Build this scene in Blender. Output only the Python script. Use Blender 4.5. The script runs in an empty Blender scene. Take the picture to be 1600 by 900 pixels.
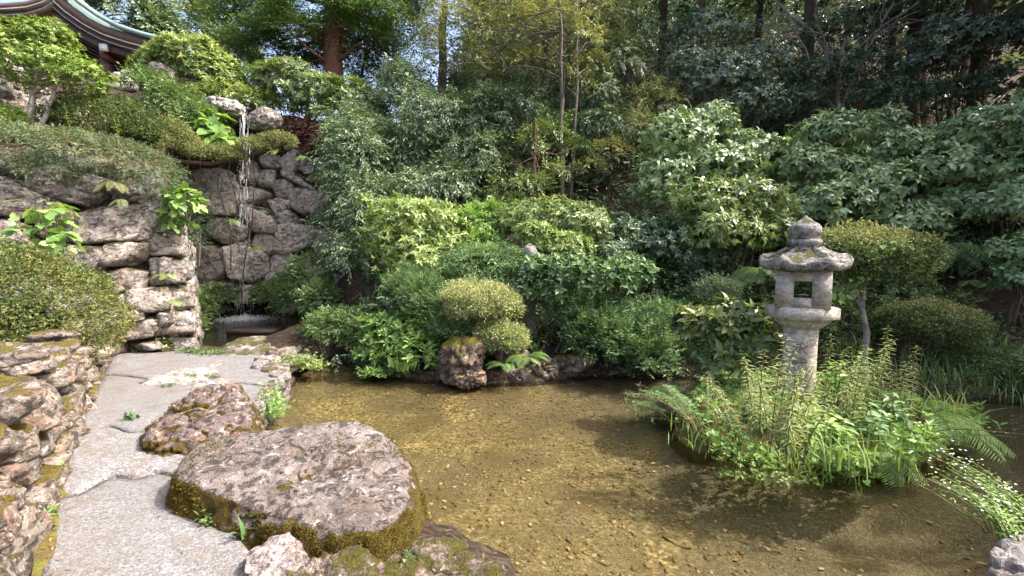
import bpy, math, random
import numpy as np
from mathutils import Vector

# ------------------------------------------------------------------ camera, sky, sun, exposure
S = bpy.context.scene
COL = S.collection
FPX, CAMZ, HORIZON = 700.0, 1.75, 400.0            # focal length in px of a 1600 px frame, eye height over the pond
PITCH = math.atan((450 - HORIZON) / FPX)
cam_d = bpy.data.cameras.new('camera')
cam_d.sensor_width = 36.0
cam_d.lens = 36.0 * FPX / 1600.0
cam_d.clip_start, cam_d.clip_end = 0.05, 1000
cam = bpy.data.objects.new('camera', cam_d)
COL.objects.link(cam)
cam.location = (0, 0, CAMZ)
cam.rotation_euler = (math.pi / 2 - PITCH, 0, 0)
S.camera = cam

SUN_VEC = Vector((0.64, -0.06, 0.77)).normalized()  # towards the sun
SUN_EL = math.asin(SUN_VEC.z)
SUN_AZ = math.atan2(SUN_VEC.x, SUN_VEC.y)           # clockwise from +Y
W = bpy.data.worlds.new('World')
S.world = W
W.use_nodes = True
wn = W.node_tree
wn.nodes.clear()
sky = wn.nodes.new('ShaderNodeTexSky')
sky.sky_type = 'NISHITA'
sky.sun_disc = False
sky.sun_elevation = SUN_EL
sky.sun_rotation = SUN_AZ
sky.air_density, sky.dust_density, sky.ozone_density = 0.8, 6.0, 0.6
bg = wn.nodes.new('ShaderNodeBackground')
bg.inputs['Strength'].default_value = 0.15
wo = wn.nodes.new('ShaderNodeOutputWorld')
wn.links.new(sky.outputs[0], bg.inputs[0])
wn.links.new(bg.outputs[0], wo.inputs[0])
sl = bpy.data.lights.new('sun', 'SUN')
sl.energy, sl.angle, sl.color = 2.0, math.radians(0.7), (1.0, 0.97, 0.93)
so = bpy.data.objects.new('sun', sl)
COL.objects.link(so)
so.rotation_euler = SUN_VEC.to_track_quat('Z', 'Y').to_euler()
S.view_settings.view_transform = 'Standard'
S.view_settings.look = 'None'
S.view_settings.gamma = 1.0
S.view_settings.exposure = 1.98
S.render.engine = 'CYCLES'
S.cycles.max_bounces = 6
S.cycles.diffuse_bounces = 3
S.cycles.glossy_bounces = 2
S.cycles.transmission_bounces = 3
S.cycles.transparent_max_bounces = 8
S.cycles.caustics_reflective = False
S.cycles.caustics_refractive = False
S.cycles.sample_clamp_indirect = 6
S.cycles.use_denoising = True

# ------------------------------------------------------------------ helpers
rng = np.random.default_rng(11)
cP, sP = math.cos(PITCH), math.sin(PITCH)
def ray(px, py):
    a, b = (px - 800) / FPX, (450 - py) / FPX
    return np.array([a, cP + b * sP, -sP + b * cP])
def P(px, py, Y):
    """the point at world depth Y that a place in the photograph belongs to"""
    r = ray(px, py)
    return np.array([0, 0, CAMZ]) + r * (Y / r[1])
def G(px, py, z):
    r = ray(px, py)
    return np.array([0, 0, CAMZ]) + r * ((z - CAMZ) / r[2])
def norm(v):
    v = np.asarray(v, float)
    return v / np.maximum(np.linalg.norm(v, axis=-1, keepdims=True), 1e-9)
def sstep(a, b, x):
    t = np.clip((x - a) / (b - a), 0, 1)
    return t * t * (3 - 2 * t)

def _hash(ix, iy, iz, seed):
    h = (ix.astype(np.uint32) * np.uint32(374761393) + iy.astype(np.uint32) * np.uint32(668265263)
         + iz.astype(np.uint32) * np.uint32(2147483647) + np.uint32((seed * 974711 + 12345) & 0xffffffff))
    h = (h ^ (h >> np.uint32(13))) * np.uint32(1274126177)
    h = (h ^ (h >> np.uint32(15))) * np.uint32(2246822519)
    h = h ^ (h >> np.uint32(16))
    return h.astype(np.float64) / 4294967295.0 * 2 - 1
def vnoise(p, seed=0):
    p = np.asarray(p, float)
    f = np.floor(p)
    i = f.astype(np.int64)
    t = p - f
    t = t * t * (3 - 2 * t)
    out = 0
    for dx in (0, 1):
        for dy in (0, 1):
            for dz in (0, 1):
                w = (t[..., 0] if dx else 1 - t[..., 0]) * (t[..., 1] if dy else 1 - t[..., 1]) * (t[..., 2] if dz else 1 - t[..., 2])
                out = out + w * _hash(i[..., 0] + dx, i[..., 1] + dy, i[..., 2] + dz, seed)
    return out
def fbm(p, seed=0, octv=4, gain=0.5):
    p = np.asarray(p, float)
    a, s, o = 1.0, 0, 0
    for k in range(octv):
        o = o + a * vnoise(p * (2.03 ** k) + 17.3 * k, seed + k)
        s += a
        a *= gain
    return o / s

def mesh_np(name, V, faces, smooth=False):
    me = bpy.data.meshes.new(name)
    V = np.asarray(V, np.float32)
    if not isinstance(faces, list) or np.ndim(faces[0]) == 1:
        faces = [faces]
    faces = [np.asarray(f, np.int32) for f in faces if len(f)]
    loops = np.concatenate([f.ravel() for f in faces])
    tot = np.concatenate([np.full(len(f), f.shape[1], np.int32) for f in faces])
    start = np.concatenate([[0], np.cumsum(tot)[:-1]]).astype(np.int32)
    me.vertices.add(len(V)); me.vertices.foreach_set('co', V.ravel())
    me.loops.add(len(loops)); me.loops.foreach_set('vertex_index', loops)
    me.polygons.add(len(tot)); me.polygons.foreach_set('loop_start', start)
    me.update(calc_edges=True)
    if smooth:
        me.polygons.foreach_set('use_smooth', np.ones(len(tot), bool))
    return me
def link(name, me, mat=None, parent=None):
    o = bpy.data.objects.new(name, me)
    COL.objects.link(o)
    if me is not None and mat is not None:
        me.materials.append(mat)
    if parent is not None:
        o.parent = parent
    return o
def obj(name, V, faces, mat, parent=None, smooth=False):
    V = np.asarray(V, float)
    if parent is not None:
        V = V - np.array(parent.location)
    return link(name, mesh_np(name, V, faces, smooth), mat, parent)
def tag(o, label, cat, group=None):
    o['label'] = label
    o['category'] = cat
    if group:
        o['group'] = group
    return o
def struct(o, label=None):
    o['kind'] = 'structure'
    if label: o['label'] = label
    return o
def stuff(o, label, cat):
    o['kind'] = 'stuff'
    o['label'] = label
    o['category'] = cat
    return o
def thing(name, loc, label, cat, group=None):
    o = bpy.data.objects.new(name, None)
    COL.objects.link(o)
    o.location = [float(c) for c in loc]
    return tag(o, label, cat, group)

def tube(pts, rad, ns=6, off=0):
    pts = np.asarray(pts, float); n = len(pts)
    rad = np.broadcast_to(np.asarray(rad, float), (n,))
    tg = norm(np.gradient(pts, axis=0))
    ref = np.array([0.0, 0, 1.0]) if abs(tg[:, 2]).mean() < 0.8 else np.array([1.0, 0, 0])
    x = norm(np.cross(tg, ref)); y = np.cross(tg, x)
    a = np.arange(ns) * 2 * math.pi / ns
    V = pts[:, None] + rad[:, None, None] * (np.cos(a)[None, :, None] * x[:, None] + np.sin(a)[None, :, None] * y[:, None])
    V = V.reshape(-1, 3)
    i = np.arange(n - 1)[:, None] * ns; j = np.arange(ns)[None]; k = (j + 1) % ns
    F = np.stack([i + j, i + k, i + ns + k, i + ns + j], -1).reshape(-1, 4)
    return V, F + off
class MB:
    """collects quads and tubes for one mesh"""
    def __init__(s): s.V, s.F, s.n = [], [], 0
    def add(s, V, F):
        s.V.append(np.asarray(V, float)); s.F.append(np.asarray(F) + s.n); s.n += len(V)
    def tube(s, pts, rad, ns=6): s.add(*tube(pts, rad, ns))
    def box(s, c, h, R=None):
        v = np.array([[x, y, z] for x in (-1, 1) for y in (-1, 1) for z in (-1, 1)], float) * np.asarray(h)
        if R is not None: v = v @ np.asarray(R).T
        s.add(v + np.asarray(c), [[0, 1, 3, 2], [4, 6, 7, 5], [0, 4, 5, 1], [2, 3, 7, 6], [0, 2, 6, 4], [1, 5, 7, 3]])
    def build(s, name, mat, parent=None, smooth=False):
        return obj(name, np.concatenate(s.V), [np.concatenate([f for f in s.F if f.shape[1] == k]) for k in sorted({f.shape[1] for f in s.F})], mat, parent, smooth)

def bend(p0, p1, n=6, jit=0.08, sag=0.0):
    p0, p1 = np.asarray(p0, float), np.asarray(p1, float)
    t = np.linspace(0, 1, n)[:, None]
    L = np.linalg.norm(p1 - p0)
    pts = p0 + (p1 - p0) * t
    w = np.sin(t * math.pi)
    pts = pts + w * rng.normal(0, jit * L, (1, 3)) + w * rng.normal(0, jit * L * 0.35, (n, 3))
    pts[:, 2] += (w[:, 0]) * sag * L
    return pts

# rocks: a direction sphere pushed out to rounded half-space intersections, then roughened
_ICO = {}
def ico(sub):
    if sub in _ICO: return _ICO[sub]
    t = (1 + 5 ** .5) / 2
    V = [(-1, t, 0), (1, t, 0), (-1, -t, 0), (1, -t, 0), (0, -1, t), (0, 1, t), (0, -1, -t), (0, 1, -t), (t, 0, -1), (t, 0, 1), (-t, 0, -1), (-t, 0, 1)]
    F = [(0, 11, 5), (0, 5, 1), (0, 1, 7), (0, 7, 10), (0, 10, 11), (1, 5, 9), (5, 11, 4), (11, 10, 2), (10, 7, 6), (7, 1, 8), (3, 9, 4), (3, 4, 2), (3, 2, 6), (3, 6, 8), (3, 8, 9), (4, 9, 5), (2, 4, 11), (6, 2, 10), (8, 6, 7), (9, 8, 1)]
    V = [Vector(v).normalized() for v in V]
    for _ in range(sub):
        mid, nF = {}, []
        def m(a, b):
            k = (min(a, b), max(a, b))
            if k not in mid:
                mid[k] = len(V); V.append(((V[a] + V[b]) / 2).normalized())
            return mid[k]
        for a, b, c in F:
            x, y, z = m(a, b), m(b, c), m(c, a)
            nF += [(a, x, z), (b, y, x), (c, z, y), (x, y, z)]
        F = nF
    _ICO[sub] = (np.array([list(v) for v in V]), np.array(F))
    return _ICO[sub]
def rock_mesh(N, h, p=12, sub=3, rough=0.06, freq=3.0, seed=0, strata=None, chip=1.0):
    """N: plane normals, h: their distances from the centre. Returns local verts and faces"""
    D, F = ico(sub)
    N = norm(np.asarray(N, float)); h = np.asarray(h, float)
    q = np.maximum(D @ N.T, 0) / h
    r = (q ** p).sum(1) ** (-1 / p)
    V = D * r[:, None]
    sc = np.median(h)
    Q = V / sc
    if strata is not None:
        s = np.asarray(strata); Q = Q + s * (Q @ s)[:, None] * 0.7
    nz = fbm(Q * freq * 0.45 + seed * 3.1, seed, 5, 0.55)
    rid = 1 - np.abs(fbm(Q * freq * 0.8 + seed * 1.7, seed + 9, 4, 0.6)) * 2
    V = V + norm(V) * ((nz * 1.3 + rid * 0.45 - 0.2) * rough * sc)[:, None]
    # chips and cracks of a size of their own, whatever the size of the stone
    A = V + seed * 2.7
    if strata is not None: A = A + np.asarray(strata) * (A @ np.asarray(strata))[:, None] * 0.5
    cr = np.abs(fbm(A * 5.5, seed + 31, 3, .6)); fine = fbm(A * 17, seed + 41, 3, .6)
    V = V + norm(V) * ((-.055 * np.exp(-(cr / .09) ** 2) + .03 * cr + .022 * fine) * min(1.0, sc / .16) * chip)[:, None]
    return V, F
def rand_planes(n, seed):
    r = np.random.default_rng(seed)
    return norm(r.normal(size=(n, 3)))
# ------------------------------------------------------------------ materials
class NT:
    def __init__(s, name):
        s.m = bpy.data.materials.new(name)
        s.m.use_nodes = True
        s.t = s.m.node_tree
        s.t.nodes.clear()
        s.out = s.t.nodes.new('ShaderNodeOutputMaterial')
    def __call__(s, typ, _o=0, _i=None, **kw):
        n = s.t.nodes.new('ShaderNode' + typ)
        for k, v in kw.items():
            if hasattr(n, k) and not k[0].isupper(): setattr(n, k, v); continue
            k = k.replace('_', ' ')
            s.set(n.inputs[k], v)
        if _i:
            for k, v in _i.items(): s.set(n.inputs[k], v)
        return n.outputs[_o] if _o is not None else n
    def set(s, sock, v):
        if isinstance(v, bpy.types.NodeSocket): s.t.links.new(v, sock)
        else:
            if isinstance(v, (tuple, list)) and len(v) == 3 and sock.type == 'RGBA': v = (*v, 1)
            sock.default_value = v
    def ramp(s, fac, stops, interp='LINEAR'):
        n = s.t.nodes.new('ShaderNodeValToRGB')
        n.color_ramp.interpolation = interp
        while len(n.color_ramp.elements) < len(stops): n.color_ramp.elements.new(0.5)
        for e, (p, c) in zip(n.color_ramp.elements, stops):
            e.position = p
            e.color = (*c, 1) if isinstance(c, (tuple, list)) else (c, c, c, 1)
        s.set(n.inputs[0], fac)
        return n.outputs[0]
    def mix(s, f, a, b, mode='MIX'):
        n = s.t.nodes.new('ShaderNodeMix')
        n.data_type = 'RGBA'; n.blend_type = mode
        s.set(n.inputs[0], f); s.set(n.inputs[6], a); s.set(n.inputs[7], b)
        return n.outputs[2]
    def math(s, op, a, b=0.0, c=0.0):
        n = s.t.nodes.new('ShaderNodeMath'); n.operation = op
        s.set(n.inputs[0], a); s.set(n.inputs[1], b); s.set(n.inputs[2], c)
        return n.outputs[0]
    def noise(s, vec, scale, detail=5, rough=0.55, dist=0.0):
        return s('TexNoise', 0, Vector=vec, Scale=scale, Detail=detail, Roughness=rough, Distortion=dist)
    def bump(s, h, strength, dist, nrm=None):
        n = s.t.nodes.new('ShaderNodeBump')
        n.inputs['Strength'].default_value = strength; n.inputs['Distance'].default_value = dist
        s.set(n.inputs['Height'], h)
        if nrm: s.set(n.inputs['Normal'], nrm)
        return n.outputs[0]
    def coord(s, rnd=True):
        c = s('TexCoord', 'Object')
        if not rnd: return c
        r = s('ObjectInfo', 'Random')
        return s('VectorMath', 0, operation='ADD', _i={0: c, 1: s('CombineXYZ', 0, X=s.math('MULTIPLY', r, 37.0), Y=s.math('MULTIPLY', r, 19.0), Z=r)})
    def done(s, col, rough=0.85, spec=0.3, nrm=None, **kw):
        b = s('BsdfPrincipled', None, _i={'Base Color': col, 'Roughness': rough, 'Specular IOR Level': spec})
        if nrm: s.set(b.inputs['Normal'], nrm)
        for k, v in kw.items(): s.set(b.inputs[k.replace('_', ' ')], v)
        s.t.links.new(b.outputs[0], s.out.inputs[0])
        return s.m

def rock_mat(name, dark, mid, pale, lichen=0.5, moss=0.0, mosscol=(0.11, 0.085, 0.012), sidemoss=0.0, stain=(0.30, 0.15, 0.07), stainamt=0.3, wet=0.0, scale=1.0, white=(0.60, 0.57, 0.52), spots=(), crev=1.0, tint=.85):
    t = NT(name)
    c = t.coord()
    n1 = t.noise(c, 2.6 * scale, 7, 0.6, 0.4)
    n2 = t.noise(c, 9 * scale, 8, 0.65, 0.8)
    n3 = t.noise(c, 34 * scale, 6, 0.7)
    col = t.ramp(t.math('ADD', t.math('MULTIPLY', n1, 0.6), t.math('MULTIPLY', n2, 0.4)), [(0.34, dark), (0.5, mid), (0.66, pale)])
    st = t.ramp(t.noise(c, 3.7 * scale, 5, 0.6), [(0.52, 0.0), (0.62, 1.0)])
    col = t.mix(t.math('MULTIPLY', st, stainamt), col, stain)
    # pale lichen in ragged patches
    lf = t.ramp(t.math('ADD', t.math('MULTIPLY', n2, 0.55), t.math('MULTIPLY', n3, 0.45)), [(0.60 - 0.13 * lichen, 0.0), (0.645 - 0.11 * lichen, 1.0)])
    col = t.mix(t.math('MULTIPLY', lf, 0.35 + 0.45 * lichen), col, white)
    tintc = t.ramp(t('ObjectInfo', 'Random'), [(0.0, (0.66, 0.63, 0.62)), (0.3, (0.95, 0.92, 0.89)), (0.55, (1.05, 0.95, 0.85)), (0.8, (0.9, 0.9, 0.92)), (1.0, (1.0, 0.86, 0.80))])
    col = t.mix(tint, col, tintc, 'MULTIPLY')
    # dark pits and cracks
    vor = t('TexVoronoi', 0, feature='DISTANCE_TO_EDGE', Scale=5.5 * scale, Vector=t('VectorMath', 0, operation='ADD', _i={0: c, 1: t('VectorMath', 0, operation='SCALE', _i={0: t('TexNoise', 'Color', Vector=c, Scale=4.0 * scale, Detail=4.0), 'Scale': 0.55})}))
    ck = t.ramp(vor, [(0.0, 0.0), (0.045, 1.0)])
    dk = t.ramp(t.noise(c, 19 * scale, 7, 0.72), [(0.36, 0.0), (0.46, 1.0)])
    col = t.mix(t.math('MULTIPLY', t.math('SUBTRACT', 1.0, dk), 0.75 * crev), col, (dark[0] * .45, dark[1] * .45, dark[2] * .45))
    sc_ = t('VectorMath', 0, operation='MULTIPLY', _i={0: c, 1: (1.0, 1.0, 1.8)})
    seam = t.ramp(t.noise(sc_, 7.5 * scale, 7, 0.72, 1.1), [(0.40, 1.0), (0.47, 0.0)])
    col = t.mix(t.math('MULTIPLY', seam, 0.8 * crev), col, (dark[0] * .4, dark[1] * .38, dark[2] * .36))
    spk = t.ramp(t.noise(c, 60 * scale, 4, 0.75), [(0.60, 0.0), (0.68, 1.0)])
    col = t.mix(t.math('MULTIPLY', spk, 0.15 + 0.4 * lichen), col, white)
    for sp, sr, *sc__ in spots:
        dd = t('VectorMath', 'Value', operation='DISTANCE', _i={0: t('TexCoord', 'Object'), 1: sp})
        dd = t.math('ADD', dd, t.math('MULTIPLY', t.math('SUBTRACT', n2, 0.5), sr * 1.6))
        col = t.mix(t.ramp(t.math('DIVIDE', dd, sr * 2), [(0.46, 1.0), (0.52, 0.0)]), col, sc__[0] if sc__ else (0.72, 0.71, 0.68))
    sep = t('SeparateXYZ', None, Vector=t('NewGeometry', 'Normal'))
    up = sep.outputs['Z']
    h = t.math('ADD', t.math('MULTIPLY', n2, 0.9), t.math('ADD', t.math('MULTIPLY', n3, 0.45), t.math('SUBTRACT', t.math('MULTIPLY', ck, 0.12), t.math('MULTIPLY', seam, 0.5 * crev))))
    rough = 0.9 - 0.55 * wet
    if moss or sidemoss:
        mn = t.math('ADD', t.math('MULTIPLY', t.noise(c, 3.4 * scale, 6, 0.62), 0.75), t.math('MULTIPLY', n3, 0.25))
        if sidemoss:
            w = t.ramp(up, [(0.0, 1.0), (0.42, 0.85), (0.8, 0.30), (1.0, 0.27)])
            amt = sidemoss
        else:
            w = t.ramp(up, [(0.2, 0.0), (0.7, 1.0)]); amt = moss
        mf = t.ramp(t.math('ADD', mn, t.math('MULTIPLY', t.math('SUBTRACT', w, 0.75), 0.45)), [(0.60 - 0.2 * amt, 0.0), (0.66 - 0.2 * amt, 1.0)])
        mt = t.ramp(t.noise(c, 60, 4, 0.7), [(0.3, tuple(x * .45 for x in mosscol)), (0.55, mosscol), (0.75, (mosscol[0] * 1.7, mosscol[1] * 1.75, mosscol[2] * 1.6))])
        col = t.mix(mf, col, mt)
        h = t.math('ADD', h, t.math('MULTIPLY', mf, t.math('MULTIPLY', t.noise(c, 110, 3, 0.6), 0.9)))
    return t.done(col, rough, 0.3 + 0.3 * wet, t.bump(h, 0.85, 0.045))

M = {}
M['rock_wall'] = rock_mat('rock_wall', (0.105, 0.096, 0.09), (0.32, 0.295, 0.27), (0.50, 0.47, 0.44), 0.6, moss=0.1, mosscol=(0.11, 0.10, 0.02), stainamt=0.3)
M['rock_fall'] = rock_mat('rock_fall', (0.14, 0.13, 0.118), (0.41, 0.385, 0.35), (0.58, 0.56, 0.52), 0.6, moss=0.1, mosscol=(0.05, 0.075, 0.015), stainamt=0.4, wet=0.3, scale=0.8)
M['rock_low'] = rock_mat('rock_low', (0.09, 0.076, 0.066), (0.24, 0.205, 0.175), (0.40, 0.36, 0.325), 0.5, moss=0.1, mosscol=(0.16, 0.12, 0.018), stain=(0.27, 0.145, 0.09), stainamt=0.5, scale=1.2)
M['rock_low_moss'] = rock_mat('rock_low_moss', (0.10, 0.083, 0.07), (0.26, 0.22, 0.19), (0.42, 0.38, 0.34), 0.5, moss=0.5, mosscol=(0.15, 0.12, 0.018), stain=(0.30, 0.15, 0.09), stainamt=0.5)
M['rock_big'] = rock_mat('rock_big', (0.08, 0.063, 0.054), (0.168, 0.137, 0.12), (0.28, 0.24, 0.215), 0.33, tint=0.0, sidemoss=0.95, mosscol=(0.115, 0.078, 0.010), stainamt=0.12, scale=1.4)
M['rock_red'] = rock_mat('rock_red', (0.12, 0.065, 0.06), (0.26, 0.15, 0.14), (0.38, 0.27, 0.25), 0.42, sidemoss=0.85, mosscol=(0.13, 0.085, 0.012), stainamt=0.35, scale=1.5)
M['rock_white'] = rock_mat('rock_white', (0.2, 0.17, 0.16), (0.33, 0.30, 0.285), (0.48, 0.455, 0.435), 0.7, stainamt=0.25, scale=2.0, white=(0.58, 0.56, 0.54))
M['rock_bank'] = rock_mat('rock_bank', (0.10, 0.07, 0.055), (0.24, 0.18, 0.155), (0.38, 0.31, 0.275), 0.6, moss=0.22, mosscol=(0.10, 0.09, 0.012), stainamt=0.5, scale=1.6)
M['rock_mossy'] = rock_mat('rock_mossy', (0.08, 0.06, 0.05), (0.19, 0.15, 0.13), (0.32, 0.27, 0.24), 0.3, moss=0.95, mosscol=(0.13, 0.115, 0.010), stainamt=0.4, scale=1.4)
M['granite'] = rock_mat('granite', (0.36, 0.295, 0.24), (0.64, 0.56, 0.465), (0.73, 0.66, 0.57), 0.15, stain=(0.42, 0.32, 0.265), stainamt=0.6, scale=2.4, crev=.4, tint=0.0)
M['granite_grey'] = rock_mat('granite_grey', (0.13, 0.118, 0.106), (0.37, 0.345, 0.31), (0.55, 0.52, 0.48), 0.75, moss=.05, mosscol=(0.13, 0.12, 0.04), stain=(0.12, 0.10, 0.085), stainamt=0.6, scale=3.2, crev=.9, tint=0.0)
M['pale_stone'] = rock_mat('pale_stone', (0.26, 0.21, 0.18), (0.46, 0.40, 0.36), (0.58, 0.53, 0.49), 0.7, stainamt=0.15, scale=1.6)

def concrete():
    t = NT('washed_concrete'); c = t.coord(False)
    r = t('ObjectInfo', 'Random')
    big = t.noise(c, 1.3, 5, 0.6)
    v = t('TexVoronoi', 'Color', Scale=95.0, Vector=c, Randomness=1.0)
    g = t('SeparateColor', 0, Color=v)
    col = t.ramp(g, [(0.0, (0.073, 0.068, 0.067)), (0.32, (0.163, 0.155, 0.152)), (0.7, (0.248, 0.239, 0.240)), (1.0, (0.376, 0.374, 0.377))])
    col = t.mix(t.ramp(big, [(0.35, 0.0), (0.7, 0.55)]), col, (0.163, 0.146, 0.132), 'MIX')
    col = t.mix(t.math('MULTIPLY', r, 0.5), col, (0.137, 0.129, 0.127))
    dirt = t.ramp(t.noise(c, 4.2, 6, 0.7), [(0.50, 0.0), (0.66, 0.7)])
    col = t.mix(dirt, col, (0.137, 0.109, 0.078))
    vd = t('TexVoronoi', 0, Scale=95.0, Vector=c)
    h = t.math('ADD', t.math('SUBTRACT', 1.0, vd), t.math('MULTIPLY', t.noise(c, 30, 5, 0.6), 0.8))
    return t.done(col, 0.85, 0.3, t.bump(h, 0.7, 0.008))
M['concrete'] = concrete()

def soil():
    t = NT('leaf_litter_soil'); c = t.coord(False)
    v = t('SeparateColor', 0, Color=t('TexVoronoi', 'Color', Scale=22.0, Vector=t('VectorMath', 0, operation='MULTIPLY', _i={0: c, 1: (1, 2.2, 1)})))
    col = t.ramp(v, [(0.0, (0.02, 0.015, 0.011)), (0.5, (0.05, 0.036, 0.025)), (0.85, (0.09, 0.062, 0.042)), (1.0, (0.15, 0.108, 0.075))])
    col = t.mix(t.ramp(t.noise(c, 1.1, 5), [(0.4, 0.0), (0.65, 0.8)]), col, (0.036, 0.027, 0.02))
    h = t.math('ADD', v, t.noise(c, 7, 6, 0.65))
    return t.done(col, 0.95, 0.1, t.bump(h, 0.9, 0.05))
M['soil'] = soil()
def mosssoil():
    t = NT('mossy_earth'); c = t.coord(False)
    n = t.noise(c, 7, 7, 0.65)
    col = t.ramp(n, [(0.34, (0.07, 0.048, 0.028)), (0.47, (0.15, 0.105, 0.05)), (0.56, (0.16, 0.14, 0.035)), (0.7, (0.19, 0.20, 0.06))])
    h = t.math('ADD', n, t.math('MULTIPLY', t.noise(c, 70, 4, 0.7), 0.6))
    return t.done(col, 0.95, 0.1, t.bump(h, 0.9, 0.05))
M['mossy_earth'] = mosssoil()
def gravel():
    t = NT('pond_gravel'); c = t.coord(False)
    big = t.noise(c, 0.55, 4, 0.6, 0.6)
    cw = t('VectorMath', 0, operation='ADD', _i={0: c, 1: t('VectorMath', 0, operation='SCALE', _i={0: t('TexNoise', 'Color', Vector=c, Scale=6.0), 'Scale': 0.06})})
    v = t('SeparateColor', 0, Color=t('TexVoronoi', 'Color', Scale=42.0, Vector=cw))
    v2 = t('SeparateColor', 1, Color=t('TexVoronoi', 'Color', Scale=120.0, Vector=cw))
    a = t.ramp(v, [(0.0, (0.068, 0.055, 0.024)), (0.4, (0.189, 0.156, 0.070)), (0.8, (0.317, 0.261, 0.122)), (1.0, (0.543, 0.473, 0.289))])
    b = t.ramp(v2, [(0.0, (0.056, 0.047, 0.029)), (0.6, (0.129, 0.108, 0.067)), (1.0, (0.268, 0.235, 0.160))])
    col = t.mix(t.ramp(big, [(0.4, 0.0), (0.6, 1.0)]), a, b)
    silt = t.ramp(t.noise(c, 1.6, 6, 0.65, 0.5), [(0.47, 0.0), (0.62, 0.85)])
    col = t.mix(silt, col, (0.112, 0.091, 0.052))
    px_ = t('SeparateXYZ', None, Vector=c)
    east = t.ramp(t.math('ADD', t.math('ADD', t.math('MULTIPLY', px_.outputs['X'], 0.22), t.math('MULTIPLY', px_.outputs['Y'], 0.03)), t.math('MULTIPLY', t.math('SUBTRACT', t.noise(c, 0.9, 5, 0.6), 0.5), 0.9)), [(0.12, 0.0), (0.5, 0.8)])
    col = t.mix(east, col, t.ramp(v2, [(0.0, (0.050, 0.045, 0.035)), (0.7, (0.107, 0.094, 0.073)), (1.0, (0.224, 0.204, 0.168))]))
    h = t.math('ADD', v, t.math('MULTIPLY', v2, 0.5))
    return t.done(col, 0.8, 0.2, t.bump(h, 0.6, 0.02))
M['gravel'] = gravel()
def water(name, tint, scale, strength, rough=0.015):
    t = NT(name); c = t.coord(False)
    s = t('VectorMath', 0, operation='MULTIPLY', _i={0: c, 1: (1.0, 1.7, 1.0)})
    h = t.math('ADD', t.noise(s, scale, 3, 0.5, 0.6), t.math('MULTIPLY', t.noise(s, scale * 3.1, 2, 0.5), 0.35))
    nb = t.bump(h, strength, 0.02)
    fr = t('Fresnel', 0, IOR=1.33, Normal=nb)
    tr = t('BsdfTransparent', 0, Color=tint)
    gl = t('BsdfGlossy', 0, Color=(1, 1, 1), Roughness=rough, Normal=nb)
    mx = t('MixShader', 0, _i={0: fr, 1: tr, 2: gl})
    t.t.links.new(mx, t.out.inputs[0])
    return t.m
M['water'] = water('pond_water', (0.86, 0.82, 0.69), 5.5, 0.9)
M['water_pool'] = water('pool_water', (0.80, 0.78, 0.66), 7.0, 0.7, 0.05)
def plain(name, col, rough=0.7, spec=0.3, var=0.25, scale=6.0, stretch=None, bumpd=0.01):
    t = NT(name); c = t.coord()
    if stretch: c = t('VectorMath', 0, operation='MULTIPLY', _i={0: c, 1: stretch})
    n = t.noise(c, scale, 6, 0.65)
    cc = t.ramp(n, [(0.3, tuple(x * (1 - var) for x in col)), (0.7, tuple(min(1, x * (1 + var)) for x in col))])
    return t.done(cc, rough, spec, t.bump(n, 0.5, bumpd))
M['bark'] = plain('brown_bark', (0.10, 0.068, 0.048), 0.9, 0.2, 0.5, 9, (4, 4, 0.7), 0.03)
M['bark_grey'] = plain('grey_bark', (0.29, 0.245, 0.20), 0.9, 0.2, 0.45, 7, (2, 2, 1), 0.015)
M['bark_mid'] = plain('greyish_bark', (0.15, 0.122, 0.098), 0.9, 0.2, 0.45, 7, (2, 2, 1), 0.015)
M['bark_patched'] = plain('patched_bark', (0.22, 0.19, 0.16), 0.9, 0.2, 0.75, 10, (1, 1, 1), 0.015)
M['bark_cedar'] = plain('cedar_bark', (0.15, 0.078, 0.055), 0.95, 0.1, 0.5, 7, (6, 6, 0.35), 0.04)
M['bark_white'] = plain('lichened_bark', (0.38, 0.34, 0.29), 0.9, 0.2, 0.6, 14, (1, 1, 1), 0.015)
M['twig'] = plain('twig_wood', (0.11, 0.085, 0.055), 0.9, 0.2, 0.4, 15)
M['stem_green'] = plain('green_stem', (0.13, 0.16, 0.045), 0.7, 0.3, 0.3, 12)
M['stem_dry'] = plain('dry_stem', (0.34, 0.25, 0.13), 0.8, 0.2, 0.3, 12)
M['wood'] = plain('weathered_timber', (0.115, 0.082, 0.068), 0.8, 0.25, 0.4, 5, (1, 1, 5), 0.01)
M['wood_red'] = plain('red_brown_timber', (0.17, 0.07, 0.045), 0.8, 0.25, 0.4, 5, (1, 1, 5), 0.01)
M['wood_pale'] = plain('pale_edge_timber', (0.33, 0.29, 0.26), 0.8, 0.25, 0.3, 5, (1, 1, 5), 0.01)
M['copper'] = plain('verdigris_copper', (0.20, 0.28, 0.25), 0.6, 0.4, 0.25, 4, (1, 1, 1), 0.01)
M['copper_dark'] = plain('dark_copper_roof', (0.055, 0.095, 0.09), 0.55, 0.4, 0.4, 5)
M['white_paint'] = plain('white_end_paint', (0.74, 0.73, 0.70), 0.7, 0.3, 0.1, 8)
M['plaster'] = plain('pale_plaster', (0.62, 0.58, 0.53), 0.9, 0.2, 0.15, 4)
M['stroke_shade'] = plain('engraved_shadow_stone', (0.19, 0.14, 0.125), 0.95, 0.1, 0.3, 30)
M['slab_wet'] = plain('wet_dark_board', (0.05, 0.034, 0.028), 0.5, 0.4, 0.4, 9, (1, 1, 4))
M['petal'] = plain('white_petal', (0.78, 0.78, 0.76), 0.7, 0.2, 0.05, 9)
M['foam'] = NT('falling_water').done((0.85, 0.88, 0.9), 0.15, 0.6, None, Alpha=0.45)

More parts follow.
